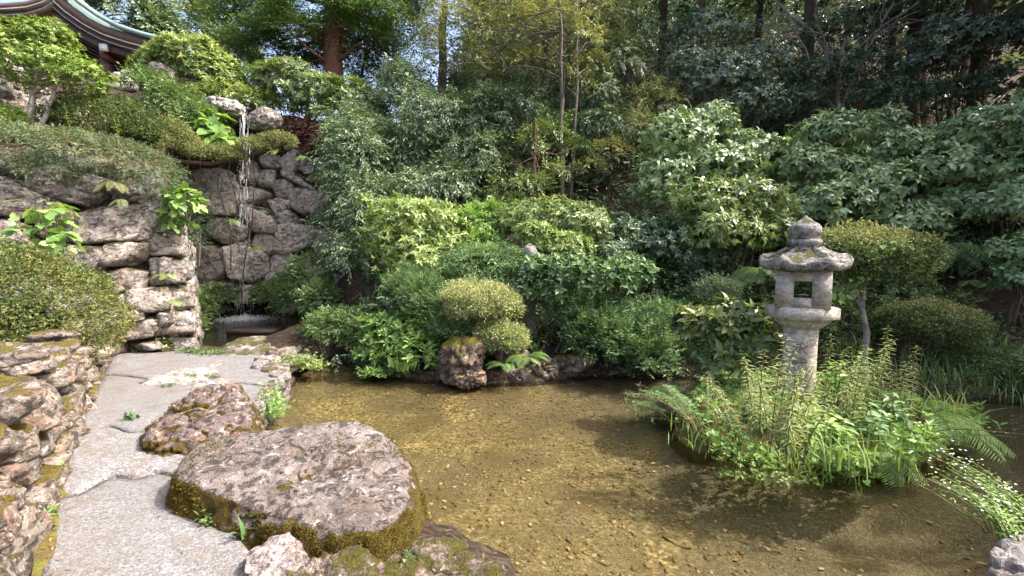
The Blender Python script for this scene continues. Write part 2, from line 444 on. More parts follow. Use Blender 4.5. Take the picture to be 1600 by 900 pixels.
def leaf_mat(name, stops, rough=0.45, trans=0.28, spec=0.45, glow=1.35):
    t = NT(name)
    a = t('Attribute', 'Fac', attribute_name='rnd')
    col = t.ramp(a, stops)
    b = t('BsdfPrincipled', None, _i={'Base Color': col, 'Roughness': rough, 'Specular IOR Level': spec})
    g = t.mix(1.0, col, (glow * 1.05, glow, glow * 0.55), 'MULTIPLY')
    tl = t('BsdfTranslucent', 0, Color=g)
    mx = t('MixShader', 0, _i={0: trans, 1: b.outputs[0], 2: tl})
    t.t.links.new(mx, t.out.inputs[0])
    return t.m
L = {}
L['azalea'] = leaf_mat('azalea_leaf', [(0, (0.048, 0.079, 0.029)), (0.45, (0.113, 0.153, 0.046)), (0.75, (0.205, 0.196, 0.056)), (1, (0.323, 0.244, 0.097))], 0.6, 0.25, 0.2)
L['azalea_green'] = leaf_mat('green_azalea_leaf', [(0, (0.039, 0.069, 0.024)), (0.5, (0.093, 0.133, 0.041)), (1, (0.186, 0.212, 0.068))], 0.6, 0.25, 0.2)
L['azalea_straw'] = leaf_mat('straw_azalea_leaf', [(0, (0.098, 0.148, 0.054)), (0.4, (0.235, 0.297, 0.108)), (0.75, (0.392, 0.382, 0.162)), (1, (0.568, 0.530, 0.351))], 0.6, 0.25, 0.2)
L['azalea_dull'] = leaf_mat('dull_azalea_leaf', [(0, (0.055, 0.09, 0.03)), (0.5, (0.14, 0.185, 0.065)), (0.8, (0.30, 0.30, 0.12)), (1, (0.46, 0.40, 0.20))], 0.6, 0.25, 0.2)
L['lime'] = leaf_mat('lime_leaf', [(0, (0.090, 0.159, 0.032)), (0.5, (0.199, 0.297, 0.056)), (1, (0.306, 0.382, 0.114))])
L['yellow'] = leaf_mat('yellow_green_leaf', [(0, (0.103, 0.170, 0.047)), (0.5, (0.242, 0.318, 0.085)), (1, (0.391, 0.445, 0.186))], 0.4)
L['pale'] = leaf_mat('pale_evergreen_leaf', [(0, (0.088, 0.152, 0.057)), (0.5, (0.208, 0.295, 0.120)), (1, (0.398, 0.497, 0.239))], 0.33, 0.18, 0.6)
L['pale_warm'] = leaf_mat('warm_evergreen_leaf', [(0, (0.066, 0.116, 0.030)), (0.5, (0.176, 0.243, 0.072)), (1, (0.363, 0.427, 0.154))], 0.35, 0.2, 0.6)
L['oak'] = leaf_mat('grey_green_leaf', [(0, (0.046, 0.085, 0.038)), (0.5, (0.111, 0.171, 0.078)), (1, (0.247, 0.314, 0.165))], 0.38, 0.2, 0.55)
L['mid'] = leaf_mat('mid_green_leaf', [(0, (0.048, 0.095, 0.029)), (0.5, (0.108, 0.183, 0.056)), (1, (0.216, 0.302, 0.099))])
L['bright'] = leaf_mat('bright_green_leaf', [(0, (0.093, 0.179, 0.043)), (0.5, (0.186, 0.312, 0.076)), (1, (0.350, 0.479, 0.152))], 0.5, 0.33)
L['blue'] = leaf_mat('blue_green_leaf', [(0, (0.052, 0.105, 0.036)), (0.5, (0.110, 0.197, 0.075)), (1, (0.232, 0.345, 0.143))])
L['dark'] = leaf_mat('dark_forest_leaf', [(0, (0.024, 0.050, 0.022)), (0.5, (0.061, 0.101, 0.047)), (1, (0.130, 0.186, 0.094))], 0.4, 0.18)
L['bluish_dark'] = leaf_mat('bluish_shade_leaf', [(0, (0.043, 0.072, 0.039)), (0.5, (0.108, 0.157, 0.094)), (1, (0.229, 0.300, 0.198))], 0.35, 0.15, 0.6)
L['cedar'] = leaf_mat('cedar_spray', [(0, (0.050, 0.100, 0.039)), (0.5, (0.115, 0.194, 0.072)), (1, (0.220, 0.315, 0.130))], 0.6, 0.35, 0.3)
L['golden'] = leaf_mat('golden_leaf', [(0, (0.088, 0.122, 0.047)), (0.45, (0.186, 0.217, 0.081)), (0.8, (0.323, 0.318, 0.115)), (1, (0.441, 0.403, 0.149))], 0.45, 0.3)
L['juniper'] = leaf_mat('juniper_needle', [(0, (0.057, 0.103, 0.060)), (0.5, (0.132, 0.187, 0.101)), (0.85, (0.218, 0.242, 0.120)), (1, (0.299, 0.229, 0.096))], 0.65, 0.15, 0.2)
L['pine'] = leaf_mat('clipped_pine_needle', [(0, (0.075, 0.105, 0.03)), (0.5, (0.16, 0.19, 0.06)), (1, (0.31, 0.32, 0.13))], 0.65, 0.15, 0.2)
L['moss'] = leaf_mat('moss_shoot', [(0, (0.05, 0.042, 0.008)), (0.5, (0.105, 0.082, 0.014)), (1, (0.20, 0.15, 0.03))], 0.9, 0.2, 0.05)
L['litter'] = leaf_mat('fallen_leaf', [(0, (0.10, 0.055, 0.03)), (0.5, (0.24, 0.13, 0.06)), (0.8, (0.36, 0.24, 0.10)), (1, (0.5, 0.42, 0.28))], 0.7, 0.1)
L['variegated'] = leaf_mat('variegated_leaf', [(0, (0.05, 0.09, 0.025)), (0.5, (0.12, 0.17, 0.05)), (0.8, (0.27, 0.30, 0.10)), (1, (0.46, 0.44, 0.20))], 0.33, 0.2, 0.55)
L['red'] = leaf_mat('red_ivy_leaf', [(0, (0.09, 0.04, 0.03)), (0.5, (0.16, 0.08, 0.055)), (1, (0.28, 0.07, 0.06))])
L['pebble'] = leaf_mat('pond_pebble', [(0, (0.04, 0.03, 0.014)), (0.4, (0.14, 0.105, 0.042)), (0.85, (0.25, 0.19, 0.085)), (1, (0.46, 0.39, 0.28))], 0.7, 0.0, 0.3)

L['weed'] = leaf_mat('pale_weed_leaf', [(0, (0.149, 0.202, 0.072)), (0.5, (0.276, 0.336, 0.132)), (1, (0.483, 0.493, 0.264))], 0.6, 0.3, 0.2)
# ------------------------------------------------------------------ the land
def sdpoly(x, y, poly):
    """signed distance to a polygon, negative inside"""
    p = np.stack([x, y], -1); poly = np.asarray(poly, float)
    d = np.full(x.shape, 1e9); ins = np.zeros(x.shape, bool)
    for a, b in zip(poly, np.roll(poly, -1, 0)):
        e = b - a; w = p - a
        t = np.clip((w @ e) / (e @ e), 0, 1)
        d = np.minimum(d, np.linalg.norm(w - t[..., None] * e, axis=-1))
        c = (a[1] <= y) != (b[1] <= y)
        with np.errstate(divide='ignore', invalid='ignore'):
            xi = a[0] + (y - a[1]) * e[0] / (e[1] if e[1] else 1e-12)
        ins ^= c & (x < xi)
    return np.where(ins, -d, d)
POND = [(0.25, 1.8), (-0.02, 2.42), (-0.45, 2.72), (-1.0, 3.0), (-1.6, 3.6), (-2.35, 4.15), (-2.75, 4.8), (-3.0, 5.9), (-3.3, 6.9), (-2.95, 7.6), (-2.5, 7.4),
        (-2.1, 6.55), (-1.0, 6.2), (-0.35, 6.05), (0.4, 6.2), (1.1, 6.5), (2.0, 6.5), (3.2, 6.35), (4.6, 5.75), (6.2, 5.35), (12, 5.3), (12, 4.2),
        (6.0, 4.0), (4.4, 3.4), (3.3, 2.75), (2.75, 2.15), (1.5, 1.75)]
POOL = [(-7.4, 8.6), (-5.6, 8.15), (-4.3, 7.95), (-3.4, 7.75), (-2.9, 7.75), (-2.7, 8.3), (-3.3, 9.0), (-4.2, 9.8), (-4.9, 11.2), (-5.6, 12.0), (-8.4, 12.0), (-8.0, 10.6)]
WA, WB = np.array([-5.45, 7.45]), np.array([-9.0, 5.25])           # high wall: corner and a point to its left
WC, WD = np.array([-8.55, 12.05]), np.array([-4.1, 12.25])         # waterfall wall
LW0, LWD = np.array([-1.62, 1.38]), np.array([-0.635, 0.773])      # low wall: near end and direction
LWN = np.array([-0.773, -0.635])
ab = norm(WB - WA); abn = np.array([ab[1], -ab[0]])
if abn[1] < 0: abn = -abn
def lwh(al): return np.interp(al, [0, 2.2, 4.5, 6.6], [.80, .80, .70, .48])
def bankline(x):
    return np.interp(x, [-4, -2, 0, 2, 4, 6, 9], [6.9, 6.7, 6.45, 6.65, 6.3, 5.85, 5.7])
def H(x, y):
    x = np.asarray(x, float); y = np.asarray(y, float)
    p3 = np.stack([x, y, np.zeros_like(x)], -1)
    nz = fbm(p3 * 0.9, 3, 4) * 0.08
    z = 0.13 + nz * 0.3
    t = np.maximum(0, y - bankline(x))
    hill = 0.13 + 0.62 * t + nz * np.minimum(t, 2) * 1.6 + fbm(p3 * 0.25, 8, 3) * np.minimum(t * .12, 1.2)
    hm = sstep(-5.0, -3.0, x + 0.12 * np.maximum(0, 9.5 - y))
    z = z * (1 - hm) + np.maximum(z, hill) * hm
    s = (x - LW0[0]) * LWN[0] + (y - LW0[1]) * LWN[1]
    al = (x - LW0[0]) * LWD[0] + (y - LW0[1]) * LWD[1]
    bed = sstep(0.42, 0.60, s) * (y < 7.6)
    z = z + bed * (0.08 + lwh(al) + nz + 0.10 * np.clip(s - .3, 0, 2.0) - z)
    dist = (x - WA[0]) * abn[0] + (y - WA[1]) * abn[1]
    ter = sdpoly(x, y, [WA, WC, WD, (-4.1, 200), (-200, 200), (-200, -80), tuple(WA + ab * 40)])
    tz = np.minimum(2.95 + 0.45 * np.maximum(dist - .1, 0), 6.5 + 0.03 * np.maximum(y - 16, 0)) + nz
    tz = np.where(y > 11.8, np.maximum(tz, 5.25 + nz), tz)
    far = sstep(-6.0, -1.5, x) * np.maximum(hill - tz, 0) * (y > 12)
    tm = sstep(-0.12, -0.30, ter)
    z = z * (1 - tm) + (tz + far) * tm
    dpond = sdpoly(x, y, POND); dpool = sdpoly(x, y, POOL)
    z = z - (z + 0.75) * sstep(0.06, -0.35, dpond)
    z = z - (z + 0.30) * sstep(0.10, -0.30, dpool)
    return z
def h1(x, y): return float(H(np.array([x]), np.array([y]))[0])
def grid(xs, ys, zf):
    X, Y = np.meshgrid(xs, ys)
    V = np.stack([X.ravel(), Y.ravel(), zf(X.ravel(), Y.ravel())], -1)
    nx, ny = len(xs), len(ys)
    i = np.arange(ny - 1)[:, None] * nx + np.arange(nx - 1)[None]
    return V, np.stack([i, i + 1, i + nx + 1, i + nx], -1).reshape(-1, 4)
xs = np.concatenate([[-160, -90, -50, -30, -22], np.arange(-16, 14, 0.17), [14.5, 16, 20, 28, 45, 90, 160]])
ys = np.concatenate([[-60, -25, -10, -5], np.arange(-3, 15, 0.16), np.arange(15, 30, 0.6), [32, 36, 42, 50, 65, 90, 130, 190]])
V, F = grid(xs, ys, H)
struct(obj('ground', V, F, M['soil'], smooth=True), 'brown leaf-littered hillside and banks around the pond')

def bedz(x, y):
    d = -sdpoly(x, y, POND)
    p3 = np.stack([x, y, np.zeros_like(x)], -1)
    z = -0.05 - 0.13 * sstep(0, 1.0, d) - 0.16 * sstep(0.6, 3.6, x + 0.25 * y - 0.6) * sstep(0, 0.5, d)
    e = np.sqrt(((x - 2.85) / 1.32) ** 2 + ((y - 4.45) / 1.12) ** 2)
    z = z + (np.maximum(z, -.10) - z) * sstep(1.5, 1.0, e)
    return z + fbm(p3 * 1.4, 21, 4) * 0.035
V, F = grid(np.arange(-3.8, 12.2, 0.08), np.arange(1.6, 7.9, 0.08), bedz)
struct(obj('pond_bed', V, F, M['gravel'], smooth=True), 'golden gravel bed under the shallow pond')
def sheet(name, poly, z, mat, label):
    poly = np.asarray(poly, float)
    c = poly.mean(0)
    V = np.concatenate([np.c_[poly, np.full(len(poly), z)], [[c[0], c[1], z]]])
    import bmesh
    bm = bmesh.new()
    vs = [bm.verts.new((p[0], p[1], z)) for p in poly]
    f = bm.faces.new(vs)
    if f.normal.z < 0: bm.normal_update()
    bm.normal_update()
    if f.normal.z < 0: f.normal_flip()
    bmesh.ops.triangulate(bm, faces=[f])
    me = bpy.data.meshes.new(name); bm.to_mesh(me); bm.free()
    return struct(link(name, me, mat), label)
def grow(poly, d):
    poly = np.asarray(poly, float); out = []
    n = len(poly)
    area = sum(poly[i][0] * poly[(i + 1) % n][1] - poly[(i + 1) % n][0] * poly[i][1] for i in range(n))
    s = 1 if area > 0 else -1
    for i in range(n):
        e1 = norm(poly[i] - poly[i - 1]); e2 = norm(poly[(i + 1) % n] - poly[i])
        nn = norm(np.array([e1[1], -e1[0]]) + np.array([e2[1], -e2[0]])) * s
        out.append(poly[i] + nn * d)
    return out
sheet('pond_water', grow(POND, 0.12), 0.0, M['water'], 'clear shallow water of the garden pond')
sheet('pool_water', grow(POOL, 0.12), 0.12, M['water_pool'], 'dark water of the small pool under the waterfall')

# island mound in the pond
ISL = np.array([2.85, 4.45])
def islz(x, y):
    dx, dy = (x - ISL[0]) / 1.32, (y - ISL[1]) / 1.12
    a = np.arctan2(dy, dx)
    p3 = np.stack([x, y, np.zeros_like(x)], -1)
    e = np.sqrt(dx * dx + dy * dy) * (1 + 0.10 * np.sin(3 * a + .5) + 0.07 * np.sin(5 * a)) + fbm(p3 * 2.2, 31, 3) * 0.09
    return -0.55 + 0.92 * sstep(1.03, 0.70, e) + fbm(p3 * 5, 33, 3) * 0.04
V, F = grid(np.arange(1.1, 4.7, 0.05), np.arange(2.9, 6.0, 0.05), islz)
struct(obj('island', V, F, M['mossy_earth'], smooth=True), 'small mossy earth island in the pond carrying the stone lantern')

# path of washed concrete slabs
def lerp(a, b, t): return np.asarray(a) + (np.asarray(b) - np.asarray(a)) * np.asarray(t)[..., None]
LEFT = np.array([G(-60, 1100, .2)[:2], G(66, 900, .2)[:2], G(88, 775, .2)[:2], G(122, 665, .2)[:2], G(158, 592, .2)[:2], G(172, 562, .2)[:2], G(178, 550, .2)[:2]])
RIGHT = np.array([G(640, 1150, .2)[:2], G(420, 900, .2)[:2], G(300, 748, .2)[:2], G(330, 690, .2)[:2], G(425, 610, .2)[:2], G(440, 575, .2)[:2], G(500, 545, .2)[:2]])
def path_pt(s, u):
    k = np.linspace(0, 1, len(LEFT))
    l = np.stack([np.interp(s, k, LEFT[:, i]) for i in (0, 1)], -1); r = np.stack([np.interp(s, k, RIGHT[:, i]) for i in (0, 1)], -1)
    return l + (r - l) * u[..., None]
path = obj('path', *grid(np.arange(-0.1, 1.01, 0.1), np.linspace(0, 1, 30), lambda x, y: x * 0 + 0.155), M['soil'])
me = path.data
co = np.array([v.co for v in me.vertices])
xy = path_pt(co[:, 1], co[:, 0] * 1.12 - 0.06)
me.vertices.foreach_set('co', np.c_[xy, np.full(len(xy), 0.158)].astype(np.float32).ravel())
me.update()
struct(path, 'garden path of rough washed concrete slabs beside the pond')
JO = [-0.02, 0.332, 0.497, 0.70, 1.0]
def joint(k, u):
    bulge = [0, 0.035, 0.012, 0.0, 0.0][k]
    return JO[k] + bulge * np.sin(u * math.pi * 0.9) + 0.006 * np.sin(u * 17 + k * 2)
for k in range(4):
    nu, nv = 26, 22
    u = np.linspace(0, 1, nu); v = np.linspace(0, 1, nv)
    U, Vv = np.meshgrid(u, v)
    s = joint(k, U) + (joint(k + 1, U) - joint(k, U)) * Vv
    s = s + np.where(Vv == 0, 0.0034, 0) - np.where(Vv == 1, 0.0034, 0)
    XY = path_pt(s.ravel(), U.ravel())
    z = 0.20 + fbm(np.c_[XY, np.zeros(len(XY))] * 1.7, 41, 3) * 0.018 - 0.012 * (np.abs(Vv.ravel() * 2 - 1) ** 14) + [0, 0.006, -0.004, 0.004][k]
    top = np.c_[XY, z]
    bot = np.c_[XY, np.full(len(XY), 0.12)]
    i = np.arange(nv - 1)[:, None] * nu + np.arange(nu - 1)[None]
    Ft = np.stack([i, i + 1, i + nu + 1, i + nu], -1).reshape(-1, 4)
    ring = np.concatenate([np.arange(nu), np.arange(1, nv) * nu + nu - 1, (nv - 1) * nu + np.arange(nu - 2, -1, -1), np.arange(nv - 2, 0, -1) * nu])
    n = nu * nv
    r2 = np.roll(ring, -1)
    Fs = np.stack([ring, ring + n, r2 + n, r2], -1)
    obj('slab', np.concatenate([top, bot]), [Ft, Fs], M['concrete'], path)
def flat_stone(name, pxs, z0, z1, mat, parent=None, seed=0, sub=3, rough=0.05):
    pts = np.array([G(a, b, z1) for a, b in pxs]); c = pts.mean(0); c[2] = (z0 + z1) / 2
    N, hh = [], []
    Q = pts[:, :2] - c[:2]
    ar = sum(Q[i][0] * Q[(i + 1) % len(Q)][1] - Q[(i + 1) % len(Q)][0] * Q[i][1] for i in range(len(Q)))
    if ar < 0: Q = Q[::-1]
    for a, b in zip(Q, np.roll(Q, -1, 0)):
        e = norm(b - a); nn = np.array([e[1], -e[0]])
        N.append([nn[0], nn[1], 0.12]); hh.append(max(0.02, float(nn @ a)))
    N += [[0, 0, 1], [0, 0, -1]]; hh += [(z1 - z0) / 2, (z1 - z0) / 2]
    V, F = rock_mesh(N, hh, 14, sub, rough, 4, seed)
    return obj(name, V + c, F, mat, parent, True)
# earth verge between the slabs and the low wall
k_ = np.linspace(0, 1, 60); vl = path_pt(k_, np.zeros(60)); vn = np.array([LWN[0], LWN[1]])
rows = []
for off, zz in ((-.05, .17), (.0, .205), (.10, .222), (.24, .25), (.40, .27)):
    w_ = vl + vn * off + vn * (fbm(np.c_[vl * 4, np.full(60, off)], 5, 3) * .05)[:, None]
    rows.append(np.c_[w_, zz + fbm(np.c_[vl * 7, np.full(60, off * 9)], 6, 3) * .02])
Vv_ = np.stack(rows, 1).reshape(-1, 3); i_ = np.arange(59)[:, None] * 5 + np.arange(4)[None]
obj('verge', Vv_, np.stack([i_, i_ + 1, i_ + 6, i_ + 5], -1).reshape(-1, 4), M['mossy_earth'], path, True)
flat_stone('inset_stone', [(203, 604), (240, 585), (300, 568), (345, 566), (338, 588), (270, 603)], 0.12, 0.216, M['pale_stone'], path, 3)
flat_stone('inset_stone', [(285, 606), (330, 588), (352, 585), (365, 600), (330, 612)], 0.12, 0.214, M['pale_stone'], path, 4)
flat_stone('inset_stone', [(315, 568), (350, 560), (352, 566), (335, 574)], 0.12, 0.212, M['pale_stone'], path, 5)

# ------------------------------------------------------------------ stone walls
def stone(parent, c, eu, ew, hw, hh, depth, tilt, mat, seed, sub=3, rough=0.10, chamf=5, chip=.45):
    """one wall stone; eu runs along the wall, ew out of its face"""
    r = np.random.default_rng(seed)
    ev = np.cross(ew, eu); ev = ev if ev[2] > 0 else -ev
    ct, st = math.cos(tilt), math.sin(tilt)
    u, v = eu * ct + ev * st, -eu * st + ev * ct
    N = [u + ew * r.normal(0, .18), -u + ew * r.normal(0, .18), v + ew * r.normal(.05, .12), -v + ew * r.normal(0, .12), ew + u * r.normal(0, .13) + v * r.normal(0.08, .13), -ew]
    h = [hw, hw, hh, hh, depth * .5, depth * .5]
    for k in range(chamf):
        a = r.uniform(0, 2 * math.pi)
        n2 = u * math.cos(a) + v * math.sin(a)
        e = 1 / math.sqrt((math.cos(a) / hw) ** 2 + (math.sin(a) / hh) ** 2)
        N.append(n2 + ew * r.uniform(-.1, .5)); h.append(e * r.uniform(0.98, 1.15))
    V, F = rock_mesh(N, h, 14, sub, rough * min(1, 1.4 * min(hw, hh) / np.median(h)), 3.2, seed % 997, strata=v, chip=chip)
    return obj('stone', V + c, F, mat, parent, True)
def plane_hit(px, py, p0, n):
    r = ray(px, py); o = np.array([0, 0, CAMZ])
    return o + r * (((p0 - o) @ n) / (r @ n))

# the high wall on the left
an = np.array([-abn[0], -abn[1], 0.0]); eu = np.array([-ab[0], -ab[1], 0.0])
nw = norm(an + np.array([0, 0, 0.10]))
hw_root = thing('stone_wall', (WA[0], WA[1], 0.15), 'tall dry-stone retaining wall of big pale boulders under trailing juniper', 'stone wall')
a3 = np.array([WA[0], WA[1], 0.15])
core = []
for s, z in ((0.35, 0.0), (6, 0.0), (0.35, 2.75), (6, 2.75)):
    core.append(a3 - eu * s * 1.0 - an * (0.34 + 0.1 * z) + np.array([0, 0, z]))
obj('earth_core', np.array(core), [[0, 1, 3, 2]], M['soil'], hw_root)
HS = [(108, 293, 62, 27, -14), (48, 316, 66, 27, -8), (219, 303, 31, 22, 4), (186, 352, 63, 33, 3), (8, 362, 30, 25, 0), (14, 266, 26, 18, 0), (96, 356, 26, 16, -20),
      (122, 410, 36, 30, -6), (200, 402, 46, 17, 2), (191, 436, 56, 18, 3), (182, 481, 37, 28, 6), (234, 470, 30, 23, -4), (221, 513, 45, 19, 6), (239, 386, 17, 13, 0),
      (152, 515, 36, 20, 0), (60, 400, 40, 26, 0), (120, 470, 34, 30, 0), (60, 460, 40, 30, 0), (5, 420, 36, 30, 0), (-50, 320, 40, 50, 0), (-30, 470, 60, 40, 0), (262, 425, 12, 20, 0), (258, 500, 14, 18, 0),
      (252, 350, 9, 22, 0), (130, 545, 60, 14, 0), (228, 542, 34, 9, 4), (-45, 250, 40, 20, 0), (150, 262, 30, 12, -10)]
for k, (px, py, a, b, tl) in enumerate(HS):
    c = plane_hit(px, py, a3, nw)
    m = c[1] / FPX
    stone(hw_root, c - an * 0.13, eu, nw, a * m / max(.5, abs(eu[0])) * .87, b * m * .93, 0.66 + 0.1 * (k % 3), math.radians(tl), M['rock_wall'], 300 + k, 4 if a * b > 1500 else 3, 0.12)
# its return face along the pool
rd = norm(WC - WA); re = np.array([rd[0], rd[1], 0]); rn = np.array([rd[1], -rd[0], 0])
r = np.random.default_rng(5)
core = [a3 + re * s - rn * (0.36 + .07 * z) + np.array([0, 0, z]) for s, z in ((.3, 0), (5.4, 0), (.3, 2.8), (5.4, 4.9))]
obj('earth_core', np.array(core), [[0, 1, 3, 2]], M['soil'], hw_root)
k = 0
for row in range(7):
    s = r.uniform(0, .2)
    z = 0.25 + row * 0.42
    while s < 4.9:
        w = r.uniform(.28, .55)
        if z < 3.1 + s * .45:
            stone(hw_root, a3 + re * (s + w * .5) - rn * (0.10 + 0.07 * z) + np.array([0, 0, z - .15 + r.normal(0, .05)]), re, rn, w * .52, .22, .5, r.normal(0, .12), M['rock_wall'] if s < 1.6 else M['rock_fall'], 400 + k, 3 if s < 1 else 2, 0.14)
        s += w; k += 1

# the waterfall wall
fd = norm(WD - WC); fe = np.array([fd[0], fd[1], 0]); fn0 = np.array([fd[1], -fd[0], 0]); fn = norm(fn0 + np.array([0, 0, .09]))
f3 = np.array([WC[0], WC[1], 0.0])
fw = thing('waterfall_wall', (-6.5, 12.1, 0), 'tall dark stone wall behind the waterfall with rounded boulders', 'stone wall')
core = [f3 + fe * s - fn0 * (0.36 + .09 * z) + np.array([0, 0, z]) for s, z in ((-.4, -.2), (4.6, -.2), (-.4, 5.15), (4.6, 5.1))]
obj('earth_core', np.array(core), [[0, 1, 3, 2]], M['soil'], fw)
FS = [(460, 232, 16, 9, 0), (427, 254, 20, 13, 0), (463, 255, 19, 15, 25), (487, 265, 13, 14, 30), (514, 262, 16, 12, -10), (395, 274, 19, 19, 20), (422, 282, 13, 18, 0), (468, 283, 34, 12, -28),
      (502, 280, 12, 9, 0), (446, 299, 18, 16, 0), (404, 306, 22, 15, 5), (480, 317, 27, 20, -10), (440, 324, 22, 13, -15), (336, 300, 48, 38, -6), (411, 345, 26, 22, -10), (448, 337, 20, 14, -20),
      (470, 371, 36, 26, 10), (362, 360, 31, 23, -6), (421, 384, 27, 19, -30), (335, 411, 27, 29, 0), (394, 411, 31, 30, 5), (453, 415, 29, 17, 4), (438, 441, 20, 14, 0), (300, 375, 16, 30, 0), (302, 430, 18, 26, 0),
      (350, 455, 34, 18, 0), (410, 458, 34, 17, 0), (480, 450, 30, 18, 0), (330, 480, 40, 14, 0), (505, 330, 18, 22, 0), (515, 300, 16, 14, 0), (515, 380, 22, 24, 0), (500, 420, 24, 18, 0), (378, 326, 12, 18, 0), (386, 385, 10, 14, 0)]
occ = [(a, b, c, d) for a, b, c, d, e in FS]
for k, (px, py, a, b, tl) in enumerate(FS):
    c = plane_hit(px, py, f3, fn); m = c[1] / FPX
    stone(fw, c - fn0 * 0.14, fe, fn, a * m * 1.0, b * m * .98, .75 + .1 * (k % 3), math.radians(tl), M['rock_fall'], 500 + k, 4 if a * b > 800 else 3, 0.12)
r = np.random.default_rng(8)
k = 0
for _ in range(900):
    px, py = r.uniform(290, 545), r.uniform(192, 480)
    if py < 205 + max(0, 380 - px) * .4: continue
    sz = r.uniform(7, 14)
    if any(((px - a) / (c + sz * .75)) ** 2 + ((py - b) / (d + sz * .65)) ** 2 < 1 for a, b, c, d in occ): continue
    occ.append((px, py, sz * .8, sz * .7))
    c = plane_hit(px, py, f3, fn); m = c[1] / FPX
    stone(fw, c - fn0 * .16, fe, fn, sz * m * 1.1, sz * m * .85, .5, r.normal(0, .3), M['rock_fall'], 600 + k, 2, 0.13)
    k += 1
# lip boulders over the fall
def boulder(name, c, half, mat, label, seed, sub=4, rough=.2, group=None, n=9, parent=None, p=10, cat='rock'):
    r = np.random.default_rng(seed)
    N = np.concatenate([rand_planes(n + 7, seed), [[1, 0, 0], [-1, 0, 0], [0, 1, 0], [0, -1, 0], [0, 0, 1], [0, 0, -1]]])
    half = np.asarray(half, float)
    h = np.sqrt(((N * half) ** 2).sum(1)) * np.concatenate([r.uniform(.74, .98, n + 7), np.full(6, 1.0)])
    V, F = rock_mesh(N, h, p, sub, rough, 3.2, seed % 991)
    V = V + np.asarray(c)
    base = np.array([c[0], c[1], V[:, 2].min()])
    if parent is not None: return obj(name, V, F, mat, parent, True)
    o = link(name, mesh_np(name, V - base, F, True), mat)
    o.location = [float(x) for x in base]
    return tag(o, label, cat, group)
boulder('lip_boulder', P(358, 172, 11.5), (.42, .45, .22), M['rock_fall'], 'flat boulder jutting over the top of the waterfall, its left side', 701)
boulder('lip_boulder', P(413, 188, 11.6), (.46, .45, .27), M['rock_fall'], 'ragged boulder to the right of the waterfall spout', 702)
boulder('lip_boulder', P(330, 190, 11.9), (.55, .4, .4), M['rock_fall'], 'shaded boulder behind large leaves left of the spout', 703)

# the low wall along the path
lw = thing('low_wall', (*LW0, 0.15), 'low lichen-covered dry-stone wall running along the path', 'stone wall')
le = np.array([LWD[0], LWD[1], 0]); ln = np.array([-LWN[0], -LWN[1], 0]); l3 = np.array([LW0[0], LW0[1], 0.15]) - ln * .22
core = []
for s_ in np.linspace(0, 6.9, 8):
    hh = float(lwh(s_)) - .08
    core += [l3 + le * s_ - ln * .20, l3 + le * s_ - ln * .26 + np.array([0, 0, hh]), l3 + le * s_ - ln * .75 + np.array([0, 0, hh + .03])]
obj('earth_core', np.array(core), [[3 * i, 3 * i + 3, 3 * i + 4, 3 * i + 1] for i in range(7)] + [[3 * i + 1, 3 * i + 4, 3 * i + 5, 3 * i + 2] for i in range(7)], M['mossy_earth'], lw)
r = np.random.default_rng(12)
k = 0
row_z = 0.0
zs = np.zeros(160)                                   # running top of the wall every 4.5 cm
for _ in range(400):
    room = np.array([lwh(i * .045) for i in range(len(zs))]) - zs - r.random(len(zs)) * .06
    room[int(6.8 / .045):] = -1
    i0 = int(np.argmin(zs + np.where(room < .07, 9, 0)))
    if room[i0] < .07: break
    s0 = i0 * .045
    near = max(0.0, 1 - s0 / 4.0)
    w = r.uniform(.22, .38) + r.uniform(.10, .36) * near
    n = max(3, int(w / .045)); seg = slice(i0, min(len(zs), i0 + n)); z0 = zs[seg].max()
    n = len(zs[seg]); w = n * .045
    hh = min(r.uniform(.12, .20) + r.uniform(.04, .15) * near, max(.09, float(lwh(s0)) - z0 + .04))
    zs[seg] = z0 + hh
    if z0 + hh > float(lwh(s0)) + .16: continue
    c = l3 + le * (s0 + w * .5) - ln * (.09 + .10 * z0 + r.normal(0, .022)) + np.array([0, 0, z0 + hh * .5])
    stone(lw, c, le, norm(ln + np.array([0, 0, .10 + r.normal(0, .1)])), w * .52, hh * .54, r.uniform(.34, .46), r.normal(0, .08), M['rock_low'], 800 + k, 3, .13, chip=.55)
    k += 1
for k in range(17):           # capping stones set back on the top
    s = .1 + k * .40 + r.normal(0, .08)
    c = l3 + le * s - ln * (.42 + r.uniform(-.03, .12)) + np.array([0, 0, float(lwh(s)) - .05])
    stone(lw, c, le, np.array([0, 0, 1.0]), r.uniform(.17, .26), r.uniform(.13, .2), .2, r.normal(0, .3), M['rock_low_moss'], 900 + k, 3, .15)

